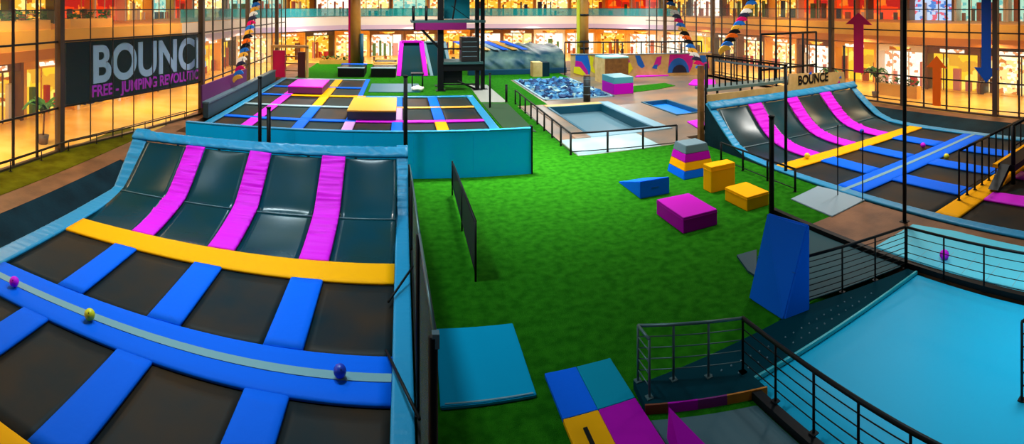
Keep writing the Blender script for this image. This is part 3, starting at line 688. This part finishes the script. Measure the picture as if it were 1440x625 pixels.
# far raised trampolines
fr = thing('trampoline_court', 'farthest raised trampoline beds with white, orange and blue pads', 'trampoline court', 'trampoline courts')
for (x0, x1, y0, y1) in [(-6.3, -3.7, 51.5, 55.5), (-3.0, -0.6, 51.5, 55.5), (-3.0, -0.6, 56.5, 60.5)]:
    bx('base', BLACK, fr, x0, x1, y0, y1, 0, 0.85, bev=0.02); bx('spring_pad', WHITEV if y0 < 55 else ORA, fr, x0-0.05, x1+0.05, y0-0.05, y0+0.7, 0.85, 0.93, bev=0.03)
    bx('jump_mat', MESHT, fr, x0+0.2, x1-0.2, y0+0.7, y1-0.7, 0.86, 0.9); bx('spring_pad', BLUE if x0 < -4 else ORA, fr, x0-0.05, x1+0.05, y1-0.7, y1, 0.85, 0.93, bev=0.03)

# ------------------------------------------------------------------ tower
tp = thing('climbing_tower', 'tall black steel tower with magenta edged platform in the back', 'tower')
TY = 43.3
legs = [(3.2, TY), (6.25, TY), (6.75, TY+0.3), (3.3, TY+2.6), (6.6, TY+2.6)]
for i, (x, y) in enumerate(legs):
    r = 0.24 if i == 0 else 0.16
    bm = bmesh.new(); box(bm, x-r, x+r, y-r, y+r, 0, 8.5); o = link('leg', bm, BLACK, tp); bx('base_plate', BLACK, o, x-0.4, x+0.4, y-0.4, y+0.4, 0, 0.05)
bx('deck', mat('deck_teal', (44, 84, 84), 0.5), tp, 0.75, 6.9, TY-0.4, TY+3.0, 5.62, 5.82)
bx('deck_edge', mat('purple_edge', (112, 0, 92), 0.5), tp, 1.0, 5.3, TY-0.5, TY-0.4, 5.05, 5.62)
bx('deck_edge', mat('purple_edge', (112, 0, 92), 0.5), tp, 1.0, 1.1, TY-0.5, TY+2.8, 5.05, 5.62)
bm = bmesh.new(); bar(bm, (1.5, TY-0.2, 5.2), (3.2, TY-0.1, 3.4), 0.2, 0.2); link('brace', bm, BLACK, tp)
for x in (0.95, 2.0): tb('guard_post', BLACK, tp, (x, TY-0.3, 5.8), (x, TY-0.3, 7.0), 0.12)
bm = bmesh.new(); bar(bm, (4.2, TY, 5.9), (4.6, TY, 8.4), 0.12, 0.12); bar(bm, (4.1, TY, 7.0), (5.6, TY, 5.9), 0.06, 0.06); link('ladder', bm, BLACK, tp)
bx('upper_panel', mat('aqua_panel', (20, 170, 196), 0.4), tp, 3.7, 6.0, TY+2.9, TY+2.96, 5.85, 8.0)
bx('middle_deck', mat('deck_teal', (44, 84, 84), 0.5), tp, 3.4, 6.7, TY-0.4, TY+2.6, 2.2, 2.38)
bm = bmesh.new(); box(bm, 3.4, 6.7, TY-0.3, TY-0.2, 1.65, 2.2); link('beam', bm, BLACK, tp)
cbx = bx('cabinet', mat('cabinet_black', (26, 24, 24), 0.5), tp, 4.9, 6.3, TY-0.2, TY+1.2, 2.4, 4.4, bev=0.02)
bm = bmesh.new()
for z in (2.8, 3.2, 3.6, 4.0): box(bm, 5.0, 6.2, TY-0.22, TY-0.2, z, z+0.05)
link('vent_slats', bm, GREYV, cbx)
for z in (0.5, 3.45): tb('cross_bar', BLACK, tp, (3.2, TY, z), (6.25, TY, z), 0.07)
tb('cross_bar', BLACK, tp, (4.6, TY, 0.8), (6.25, TY, -0.0), 0.08)
bx('lower_box', BLACK, tp, 3.45, 5.0, TY, TY+1.5, 0.6, 1.6, bev=0.02)
# trolley and white bundle by the tower
tr = thing('equipment_cart', 'small black frame cart with a white bundle beside the tower leg', 'cart')
for x, y in ((0.9, 45.2), (1.8, 45.2), (0.9, 46), (1.8, 46)): tb('leg', BLACK, tr, (x, y, 0), (x, y, 1.1), 0.05)
bx('shelf', BLACK, tr, 0.8, 1.9, 45.1, 46.1, 1.1, 1.2)
bm = bmesh.new(); bmesh.ops.create_icosphere(bm, subdivisions=3, radius=0.45, matrix=Matrix.Translation((1.3, 43.0, 0.25)) @ Matrix.Diagonal((1.2, 1, 0.5, 1)))
for v in bm.verts: v.co += Vector((0, 0, 0.1))*noise.noise(v.co*3)
tag(link('towel_bundle', bm, WHITE, None, True), 'white crumpled bundle on the turf at the tower foot', 'bundle')

# ------------------------------------------------------------------ wrapped columns
def column(label, x, y, r, m, bands):
    t = thing('building_column', label, 'column', 'yellow wrapped columns', (x, y, 0))
    tb('shaft', m, t, (0, 0, 0), (0, 0, 13), r, 24)
    for (z0, z1, mm, rr) in bands: tb('wrap_band', mm, t, (0, 0, z0), (0, 0, z1), r*rr, 24)
column('ochre column behind the far trampoline court', -5.1, 57.5, 0.62, mat('ochre_column', (178, 118, 40), 0.5, rgb2=(196, 136, 52), vscale=1), [(0, 0.6, NAVY, 1.06)])
bx('side_strip', RED, bpy.data.objects['building_column'], -0.72, -0.5, -0.35, 0.1, 0, 13)
tb('side_strip', mat('teal_pipe', (10, 86, 110), 0.5), bpy.data.objects['building_column'], (0.75, -0.5, 0), (0.75, -0.5, 4), 0.22)
column('ochre column with dark straps rising from the painted wall', 18.2, 50.6, 0.52, mat('ochre_column', (178, 118, 40), 0.5), [(2.6, 2.8, BLACK, 1.1), (3.3, 3.5, BLACK, 1.1), (6.0, 6.2, BLACK, 1.08), (6.2, 13, mat('maroon_wrap', (90, 30, 40), 0.5), 0.98)])
bx('side_strip', mat('lime_strip', (214, 206, 40), 0.5), bpy.data.objects['building_column.001'], -0.72, -0.48, -0.3, 0.1, 0, 13)

# ------------------------------------------------------------------ structure behind the right curved wall
bn = thing('plywood_banner', 'plywood banner board reading BOUNCE above the right curved wall', 'banner')
bm = bmesh.new(); solid(bm, [(20.6, 22.75, 1.2), (25.6, 22.75, 1.2), (25.4, 22.75, 2.7), (20.6, 22.75, 3.0)], (0, 0.08, 0)); link('board', bm, PLY, bn)
text('lettering', 'BOUNCE', BLACK, bn, (21.3, 22.73, 2.3), (R(90), 0, 0), 0.74, 0.01, 1.0, 0.02, 0.86)
for (x, z, m) in ((22.2, 2.86, BLUE), (24.9, 2.35, NB), (24.75, 2.05, PM), (22.2, 1.9, PY)):
    bm = bmesh.new(); solid(bm, [(x, 22.74, z), (x+0.25, 22.74, z-0.05), (x+0.2, 22.74, z+0.14)], (0, -0.01, 0)); link('painted_shape', bm, m, bn)
bx('lower_board', PLY, bn, 14.9, 20.6, 22.75, 22.83, 0.3, 2.35)
bx('corner_post', PLYD, bn, 14.35, 14.6, 22.55, 22.8, 0, 3.9)
tb('corner_pipe', BLACK, bn, (14.72, 22.6, 0), (14.72, 22.6, 4.0), 0.06)
pd = thing('viewing_platform', 'raised viewing platform with dark bars behind the right curved wall', 'platform')
bx('deck', mat('slate_deck', (92, 120, 116), 0.4), pd, 15.5, 25.0, 23.6, 24.9, 2.35, 2.5)
for x in (16.2, 18.6, 21.4, 24.8):
    for y in (23.7, 24.8): tb('leg', BLACK, pd, (x, y, 0), (x, y, 2.35), 0.07)
rl = railing('sloping dark railing on the viewing platform', [(15.7, 24.0, 2.5), (21.4, 24.0, 2.5)], 2.5, 1.0, 0, 99)
bpy.data.objects.remove([c for c in rl.children if c.name.startswith('top_rail')][0])
bm = bmesh.new(); bar(bm, (15.7, 24, 4.25), (21.4, 24, 3.35), 0.12, 0.12); link('top_rail', bm, BLACK, rl)
bm = bmesh.new(); bar(bm, (16.3, 24, 3.95), (21.0, 24, 3.2), 0.3, 0.1); link('hand_shelf', bm, GREYV, rl)
for k in range(15):
    x = 15.75+k*0.4; tb('baluster', BLACK, rl, (x, 24, 2.5), (x, 24, 4.25-(x-15.7)*0.158), 0.045)
gf = thing('goal_frame', 'open black rectangular frame standing on the viewing platform', 'frame')
for x in (20.0, 21.2, 22.4, 23.5, 24.7): tb('upright', BLACK, gf, (x, 24.6, 2.5), (x, 24.6, 5.25), 0.07)
for z in (3.1, 5.25): tb('crossbar', BLACK, gf, (20.0, 24.6, z), (24.7, 24.6, z), 0.07)

# stair / gate on the right court
railing('black railing crossing the right court beside the yellow strip', [(16.2, 9.1), (18.6, 9.1), (22.5, 9.1)], 0.08, 1.75, 1, 0.62, 0.03, BLACK, top_r=0.05)
st = thing('stair_landing', 'black stair landing with posts over the right edge of the court', 'platform')
bx('deck', BLACK, st, 18.6, 23.5, 8.0, 8.7, 0.55, 0.8)
for x in (18.7, 21.0, 23.4): 
    tb('post', BLACK, st, (x, 8.1, 0.05), (x, 8.1, 2.3), 0.09)
bm = bmesh.new(); tube(bm, (18.7, 8.1, 2.3), (23.4, 8.1, 2.3), 0.05); tube(bm, (18.7, 8.1, 1.5), (23.4, 8.1, 1.5), 0.03); link('rail', bm, BLACK, st, True)
bx('edge_pad', YEL, st, 18.6, 23.5, 8.7, 8.95, 0.60, 0.74, bev=0.02)
bm = bmesh.new(); solid(bm, [(17.7, 8.2, 0.08), (18.6, 8.2, 0.6), (18.6, 8.2, 0.8), (17.5, 8.2, 0.15)], (0, 0.4, 0)); link('stringer', bm, BLACK, st)

# ------------------------------------------------------------------ glass walls
def glasswall(name, pts, spots, thick, label, h=11.0, trans=(0.35, 2.1, 5.25, 8.0)):
    root = thing(name, label, None, None); del root['label']; root['label'] = label; root['kind'] = 'structure'
    P = [Vector((x, y, 0)) for x, y in pts]
    for a, b in zip(P, P[1:]):
        d = (b-a).normalized(); n = Vector((-d.y, d.x, 0))
        bm = bmesh.new(); solid(bm, [a, b, b+Vector((0, 0, h)), a+Vector((0, 0, h))], n*0.02); link('pane', bm, GLASS, root)
        for z in trans:
            bm = bmesh.new(); bar(bm, a+Vector((0, 0, z)), b+Vector((0, 0, z)), 0.08, 0.09 if z > 1 else 0.06); link('transom', bm, MULLD, root)
        bm = bmesh.new(); bar(bm, a+Vector((0, 0, 0.05)), b+Vector((0, 0, 0.05)), 0.2, 0.12); link('sill', bm, MULL, root)
    for i, (x, y) in enumerate(spots):
        r = 0.17 if i in thick else (0.022 if x < -12 and 5 < i < 13 else 0.05)
        bm = bmesh.new(); box(bm, x-r, x+r, y-r, y+r, 0, h); link('mullion', bm, MULL if i in thick else MULLD, root)
    return root
ry = [10.9, 12.6, 14.2, 16.1, 17.8, 19.6, 21.3, 23.6, 25.8, 28.2, 30.9, 33, 34.8, 37, 39, 41, 43.1, 44.7, 47.9, 50.3, 52.5, 54.9, 57, 59]
glasswall('window_2', [(30, -2), (30, 60)], [(30, y) for y in ry], (2, 6, 9, 17, 21), 'tall glass wall with bronze mullions on the right')
LP = [(-15.2, -2), (-15.2, 20.5), (-12.6, 31.5), (-12.8, 57)]
ls = [(-15.2, y) for y in (12, 13.7, 15.2, 16.7, 18.3, 20.0)]
for k in range(1, 8): ls.append((-15.2+2.6*k/7, 20.5+11*k/7))
for k in range(1, 13): ls.append((-12.6-0.2*k/12, 31.5+25.5*k/12))
glasswall('window_1', LP, ls, (5, 12, 17, 22), 'tall glass wall with slim mullions on the left')
hr = railing('low handrail along the left glass wall', [(-14.9, 8.0), (-14.9, 20.3), (-12.9, 29.5)], 0.02, 0.5, 0, 2.0, 0.02, MULLD, group='mall guard rails', top_r=0.025)

# sign on the left glass
sg = thing('hanging_sign', 'long charcoal sign reading BOUNCE and FREE-JUMPING REVOLUTION on the left glass', 'sign')
SA = Vector((-15.5, 20.9, 0)); SB = Vector((-12.85, 32.2, 0)); SD = (SB-SA).normalized(); SN = Vector((SD.y, -SD.x, 0)); SL = (SB-SA).length
bm = bmesh.new(); solid(bm, [SA+Vector((0, 0, 2.05)), SB+Vector((0, 0, 2.05)), SB+Vector((0, 0, 5.15)), SA+Vector((0, 0, 5.15))], -SN*0.1); link('sign_board', bm, CHAR, sg)
ang = math.atan2(SD.y, SD.x)
o = text('lettering', 'BOUNCE', LETT, sg, SA+SD*1.7+SN*0.03+Vector((0, 0, 3.0)), (R(90), 0, ang), 2.72, 0.02, 1.0, 0.07, 0.93); o['label'] = 'large silver blue letters'
o = text('lettering', 'FREE - JUMPING REVOLUTION', MAG, sg, SA+SD*1.7+SN*0.03+Vector((0, 0, 2.25)), (R(90), 0, ang), 0.84, 0.02, 1.0, 0.018, 0.9); o['label'] = 'small magenta letters'

# arrows on the right glass
def arrow(label, y, w_head, w_shaft, z_tip, z_neck, z_end, m):
    bm = bmesh.new(); x = 29.86
    pts = [(x, y, z_tip), (x, y-w_head/2, z_neck), (x, y-w_shaft/2, z_neck), (x, y-w_shaft/2, z_end), (x, y+w_shaft/2, z_end), (x, y+w_shaft/2, z_neck), (x, y+w_head/2, z_neck)]
    solid(bm, pts, (0.03, 0, 0)); tag(link('wall_arrow', bm, m), label, 'arrow', 'big arrows on the right glass')
arrow('crimson arrow pointing up on the right glass wall', 25.3, 2.6, 0.95, 6.5, 5.6, 2.0, RED)
arrow('orange arrow pointing up on the right glass wall', 18.5, 1.6, 0.62, 3.65, 2.85, 0.3, ORED)
arrow('dark blue arrow pointing down on the right glass wall', 14.8, 1.75, 0.68, 2.1, 3.05, 9.5, NAVY)

# garlands of painted crescents
def garland(label, u0, v0, u1, v1, r0, r1, n, wd):
    g = thing('crescent_garland', label, 'garland', 'garlands of coloured crescents')
    cyc = [ORED, BLACK, NB, ORA, WHITE, PD, RED, NB, ORA, BLACK]
    for k in range(n):
        f = k/(n-1); c = Vector(WR(u0+(u1-u0)*f, v0+(v1-v0)*f, r0+(r1-r0)*f)); az = math.atan2(c.x, c.y)
        bm = bmesh.new(); prev = None; ring = []
        pts = []
        for s in range(9):
            a = math.pi*s/8; pts.append((-math.cos(a)*wd/2, math.sin(a)*wd*0.45))
        for s in range(8, -1, -1):
            a = math.pi*s/8; pts.append((-math.cos(a)*wd/2*0.99, math.sin(a)*wd*0.45-wd*0.42*math.sin(a)**0.5-0.02))
        cs, sn = math.cos(-az), math.sin(-az)
        tl = -0.5 if u1 > u0 else 0.5
        P3 = []
        for x, z in pts:
            x2 = x*math.cos(tl)-z*math.sin(tl); z2 = x*math.sin(tl)+z*math.cos(tl)
            P3.append(c+Vector((x2*cs, x2*sn, z2)))
        solid(bm, P3, (0, 0.12, 0)); link('crescent', bm, cyc[k % len(cyc)], g)
    tb('cord', BLACK, g, WR(u0, v0, r0), WR(u1, v1, r1), 0.03); p = Vector(WR(u0, v0, r0)); tb('cord', BLACK, g, p, (p.x, p.y, 13), 0.03)
garland('twisting garland of coloured crescents near the left glass', 363, -4, 334, 112, 44, 38, 19, 0.75)
garland('left one of two crescent garlands in the back right', 938, -4, 988, 104, 50, 46, 19, 0.9)
garland('right one of two crescent garlands in the back right', 1064, -4, 1020, 72, 44, 40, 14, 0.95)

# ------------------------------------------------------------------ left back low wall, red booth
lb = thing('padded_wall', 'dark teal low wall with purple top along the far left walkway', 'padded wall')
bx('wall_panel', mat('slate_teal', (40, 70, 80), 0.5), lb, -12.1, -11.75, 30.5, 48.0, 0, 0.9); bx('top_trim', GREYV, lb, -12.15, -11.7, 30.5, 48.0, 0.9, 1.0)
bx('inner_panel', mat('purple_board', (92, 24, 92), 0.6), lb, -12.25, -12.15, 30.5, 40.0, 0.6, 2.0)
rb = thing('display_booth', 'beige framed booth with red panels near the far left column', 'booth')
x0, y0 = WR(388, 105, 52)[:2]
bx('side_panel', RED, rb, x0-0.3, x0+0.9, y0, y0+0.4, 0, 2.6); 
for dx in (-0.4, 3.1): bx('frame_post', PLY, rb, x0+dx-0.1, x0+dx+0.1, y0-0.1, y0+0.5, 0, 3.0)
bx('frame_top', PLY, rb, x0-0.5, x0+3.2, y0-0.1, y0+0.5, 2.9, 3.15); bx('back_panel', mat('maroon_board', (80, 20, 24), 0.6), rb, x0+2.2, x0+2.9, y0, y0+0.3, 0, 2.5)
for k in range(3): bx('shelf', PLYD, rb, x0+0.9, x0+2.2, y0, y0+0.4, 0.6+k*0.7, 0.68+k*0.7)

# ------------------------------------------------------------------ shopping mall around the hall
POLY = [(-19, -2), (-19, 24), (-17, 38), (-17, 58), (-8, 70), (10, 74), (27, 71), (35, 60), (35, -2)]
def offset(poly, d):
    out = []
    for i, p in enumerate(poly):
        p = Vector(p); ns = []
        if i > 0: t = (p-Vector(poly[i-1])).normalized(); ns.append(Vector((-t.y, t.x)))
        if i < len(poly)-1: t = (Vector(poly[i+1])-p).normalized(); ns.append(Vector((-t.y, t.x)))
        n = sum(ns, Vector((0, 0)))
        n = n/len(ns); n = n/max(0.3, n.length_squared)
        out.append((p.x+n.x*d, p.y+n.y*d))
    return out
O6 = offset(POLY, 2.2); O9 = offset(POLY, 9.0)
gl = thing('floor_gallery', 'upper gallery slab of the mall with a pale fascia', None); gl['kind'] = 'structure'
for i in range(len(POLY)-1):
    a, b, c, d = POLY[i], POLY[i+1], O9[i+1], O9[i]
    bm = bmesh.new(); prism(bm, [a, b, c, d], 4.4, 5.55); link('slab', bm, FASC, gl)
    A3, B3 = Vector((*a, 0)), Vector((*b, 0))
    fmat = FASCW if 2 <= i <= 6 else FASC
    dn = (B3-A3).normalized(); N3 = Vector((dn.y, -dn.x, 0))
    bm = bmesh.new(); solid(bm, [A3+Vector((0, 0, 3.9)), B3+Vector((0, 0, 3.9)), B3+Vector((0, 0, 5.6)), A3+Vector((0, 0, 5.6))], N3*0.15); link('fascia', bm, fmat, gl)
    bm = bmesh.new(); solid(bm, [A3+Vector((0, 0, 3.9)), B3+Vector((0, 0, 3.9)), B3+Vector((0, 0, 4.5)), A3+Vector((0, 0, 4.5))], N3*0.22)
    link('fascia_band', bm, mat('lilac_band', (186, 168, 196), 0.5) if 2 <= i <= 6 else mat('amber_band', (204, 122, 44), 0.5), gl)
    bm = bmesh.new(); solid(bm, [A3+Vector((0, 0, 5.65)), B3+Vector((0, 0, 5.65)), B3+Vector((0, 0, 6.7)), A3+Vector((0, 0, 6.7))], N3*0.04); link('glass_guard', bm, TGLASS if 2 <= i <= 6 else GLASS, gl)
    bm = bmesh.new(); bar(bm, A3+Vector((0, 0, 6.72)), B3+Vector((0, 0, 6.72)), 0.08, 0.07); link('guard_rail', bm, MULLD, gl)
cz = thing('ceiling_gallery', 'ceiling above the upper gallery of the mall', None); cz['kind'] = 'structure'
for i in range(len(POLY)-1):
    bm = bmesh.new(); prism(bm, [POLY[i], POLY[i+1], O9[i+1], O9[i]], 9.4, 9.9); link('slab', bm, FASC, cz)
def walk(poly, step):
    for i, (a, b) in enumerate(zip(poly, poly[1:])):
        a = Vector(a); b = Vector(b); L = (b-a).length; n = max(1, round(L/step))
        for k in range(n):
            yield i, a+(b-a)*(k+0.5)/n, (b-a).normalized(), L/n
GLOW = {
 'amber': emis('glow_amber', (255, 176, 50), 1.1, (255, 226, 130), 2.2, (176, 84, 20)),
 'cream': emis('glow_cream', (255, 214, 130), 1.15, (255, 246, 204), 2.6, (206, 120, 50)),
 'golden': emis('glow_gold', (255, 196, 40), 1.0, (255, 222, 90), 0.8, (226, 160, 40)),
 'white': emis('glow_white', (255, 240, 210), 1.2, (255, 252, 240), 2.6, (214, 140, 90)),
 'red': emis('glow_red', (255, 60, 10), 0.9, (255, 120, 30), 0.9, (190, 30, 20)),
 'blue-white': emis('glow_bluew', (200, 220, 255), 0.85, (90, 140, 220), 2.2, (240, 90, 120)),
 'mint': emis('glow_mint', (190, 240, 210), 0.8, (120, 200, 190), 2.0, (250, 240, 200))}
GOODS = [mat('goods_rust', (170, 84, 40), 0.6), mat('goods_brown', (92, 58, 34), 0.6), mat('goods_red', (190, 44, 40), 0.6), mat('goods_green', (80, 120, 60), 0.6), mat('goods_navy', (50, 60, 110), 0.6), mat('goods_pink', (220, 150, 150), 0.6), WHITE]
TRIMS = [('bronze', MULL), ('brown', mat('trim_brown', (120, 78, 40), 0.5)), ('cream', FASC), ('white', WHITE)]
used = {}
ORD = 'first second third fourth fifth sixth seventh eighth ninth tenth eleventh twelfth thirteenth fourteenth fifteenth'.split()
def shop(i, c, d, L, z, level):
    L -= 0.04
    side = 'left' if i <= 2 else ('right' if i == 7 else 'far')
    if i == 6: side = 'far right'
    if level == 'upper': keyset = {'left': ['amber', 'golden', 'mint', 'cream', 'red'], 'far': ['cream', 'white', 'amber', 'mint'], 'far right': ['red', 'amber', 'white'], 'right': ['red', 'blue-white', 'mint', 'amber']}[side]
    else: keyset = {'left': ['golden', 'golden', 'amber'], 'far': ['white', 'amber', 'cream'], 'far right': ['cream', 'white', 'amber'], 'right': ['golden', 'cream', 'white', 'cream']}[side]
    key = random.choice(keyset); tn, tm = random.choice(TRIMS); gm = random.choice(GOODS)
    if level == 'upper' and i == 7: key = 'amber' if c.y > 49 else 'red' if c.y > 31 else ('blue-white' if c.y > 24.5 else 'mint')
    h = 3.6
    rel = 'beyond the left glass wall' if side == 'left' else 'beyond the right glass wall' if side == 'right' else 'at the %s end of the mall' % side
    used[(level, side)] = used.get((level, side), 0)+1; od = ORD[used[(level, side)]-1]
    rel = {'left': 'beyond left glass', 'right': 'beyond right glass', 'far': 'at the far end', 'far right': 'at the far right corner'}[side]
    lab = '%s %s shop %s, %s light and %s trim' % (od, 'gallery' if level == 'upper' else 'ground floor', rel, key, tn)
    s = thing('storefront', lab, 'shop', 'lit shops of the %s floor, %s side' % (level, side), (c.x, c.y, z), math.atan2(d.y, d.x))
    # local frame: x along the facade, +y away from the hall
    bx('lit_interior', GLOW[key], s, -L/2+0.15, L/2-0.15, 0.9, 1.0, 0.05, h-0.5)
    bx('shop_floor', TILE, s, -L/2, L/2, 0.0, 1.0, 0.0, 0.05)
    for x in (-L/2+0.12, L/2-0.12): bx('pier', tm, s, x-0.12, x+0.12, -0.1, 1.0, 0, h)
    bx('name_board', tm, s, -L/2, L/2, -0.05, 1.0, h-0.55, h)
    o = bx('sign_light', GLOW['white'] if key != 'white' else GLOW['amber'], s, -L*0.22, L*0.22, -0.09, -0.05, h-0.42, h-0.15)
    xs_ = -L/2+0.5
    while xs_ < L/2-0.6:
        wd = random.uniform(0.15, 0.7); hh = random.choice((0.8, 1.2, 1.8, 2.2)); 
        if random.random() < 0.75: bx('display_rack', random.choice((gm, gm, random.choice(GOODS))), s, xs_, xs_+wd, 0.5, 0.8, 0.05, hh)
        xs_ += wd+random.uniform(0.25, 0.8)
    for x in (-L/6, L/6): 
        if random.random() < 0.8: bx('window_post', tm, s, x-0.04, x+0.04, 0, 0.08, 0.05, h-0.55)
for i, c, d, L in walk(O6, 5.2): shop(i, c, d, L, 0.0, 'ground')
for i, c, d, L in walk(offset(POLY, 8.6), 5.2): shop(i, c, d, L, 5.55, 'upper')
# downlights under the gallery edge and on its fascia
for i, c, d, L in walk(offset(POLY, 0.8), 4.0):
    t = thing('recessed_light', 'round glowing downlight under the mall gallery', 'light', 'downlights under the gallery', (c.x, c.y, 4.3))
    tb('lens', LAMP, t, (0, 0, 0.0), (0, 0, 0.06), 0.28, 14); tb('rim', WHITE, t, (0, 0, 0.04), (0, 0, 0.1), 0.34, 14)
# area lights of the mall concourse and gallery, then unseen atrium fill
for i, c, d, L in walk(offset(POLY, -1.6), 13):
    area('concourse_lamp', (c.x, c.y, 4.2), 2.5, 260, WARM)
    area('gallery_lamp', (c.x, c.y, 9.2), 2.5, 200, WARM)
for (x, y) in ((-17, 6), (-17, 20), (-15.5, 36), (32.5, 8), (32.5, 22), (32.5, 38)):
    area('atrium_fill', (x, y, 9.5), 2.0, 520, (1, 0.74, 0.4))
for (x, y) in ((-10, 60), (0, 64), (9, 65), (18, 65), (27, 61)):
    area('atrium_fill', (x, y, 9.0), 2.0, 1050, (1, 0.95, 0.92))  # added fill without fixtures, brightens the far gallery fascia

# planters and palms
def palm(label, x, y, h, z=0.0, n=11):
    t = thing('potted_palm', label, 'plant', 'indoor palms and planters', (x, y, z))
    tb('pot', mat('pot', (110, 84, 60), 0.6), t, (0, 0, 0), (0, 0, 0.45), 0.22, 14, 0.3)
    tb('trunk', PLYD, t, (0, 0, 0.4), (0.05, 0, h*0.6), 0.05)
    for k in range(n):
        a = k*2*math.pi/n+random.uniform(-.2, .2); bm = bmesh.new(); prev = None; R0 = h*0.42
        for s in range(9):
            f = s/8; r = R0*f; z = h*0.6+h*0.35*math.sin(f*2.2)*(0.7+0.3*(k % 3)/2)-h*0.15*f*f
            c = Vector((math.cos(a)*r, math.sin(a)*r, z)); wv = Vector((-math.sin(a), math.cos(a), 0))*(0.02+0.16*math.sin(math.pi*min(f+0.08, 1)))
            cur = (bm.verts.new(c-wv+Vector((0, 0, -0.05))), bm.verts.new(c+Vector((0, 0, 0.03))), bm.verts.new(c+wv+Vector((0, 0, -0.05))))
            if prev: bm.faces.new((prev[0], prev[1], cur[1], cur[0])); bm.faces.new((prev[1], prev[2], cur[2], cur[1]))
            prev = cur
        link('frond', bm, LEAF, t, True)
palm('slender palm outside the left glass under the sign', -16.7, 20.6, 2.6)
palm('palm outside the right glass below the crimson arrow', 31.5, 25.0, 2.6)
palm('palm outside the right glass left of the crimson arrow', 31.3, 29.5, 2.2)
def planter(label, x, y, rz, L, z=0.0, hh=0.5):
    t = thing('hedge_planter', label, 'planter', 'indoor palms and planters', (x, y, z), rz)
    bx('trough', FASC, t, -L/2, L/2, -0.3, 0.3, 0, hh)
    bm = bmesh.new()
    for k in range(int(L*26)):
        c = Vector((random.uniform(-L/2, L/2), random.uniform(-0.28, 0.28), hh+random.uniform(0, 0.5)))
        q = Matrix.Translation(c) @ Matrix.Rotation(random.uniform(0, 6), 4, 'Z') @ Matrix.Rotation(random.uniform(-1, 1), 4, 'X')
        bmesh.ops.create_grid(bm, x_segments=1, y_segments=1, size=random.uniform(0.06, 0.14), matrix=q)
    link('foliage', bm, LEAF, t)
planter('hedge planter beyond the far left court', -7.5, 63.5, 0.15, 5)
planter('hedge planter at the far end behind the striped air bag', 13.5, 67, 0, 7)
planter('hedge planter beyond the right glass near the crimson arrow', 33.0, 24.0, 1.57, 4, 0.0, 0.9)
for k, y in enumerate((8, 15, 22, 29)): planter('gallery planter on the upper left balcony, number %d from the camera' % 0 if False else ['nearest', 'second nearest', 'third nearest', 'farthest'][k]+' hedge planter on the upper left gallery', -19.6, y, 1.57, 5, 5.55, 0.6)
# cafe seats at the far end
def cafe_chair(x, y, rz, m):
    t = thing('cafe_chair', 'small dark cafe chair at the far end of the mall', 'chair', 'cafe chairs', (x, y, 0), rz)
    bx('seat', m, t, -0.22, 0.22, -0.22, 0.22, 0.43, 0.48); bx('backrest', m, t, -0.22, 0.22, 0.19, 0.23, 0.48, 0.92)
    for a in (-0.19, 0.19):
        for b in (-0.19, 0.19): tb('leg', m, t, (a, b, 0), (a, b, 0.43), 0.02, 6)
for k in range(12):
    x = -4.4+k*1.15+random.uniform(-.2, .2); cafe_chair(x, 62.6+(k % 3)*0.9, random.uniform(0, 6), GOODS[k % 2])
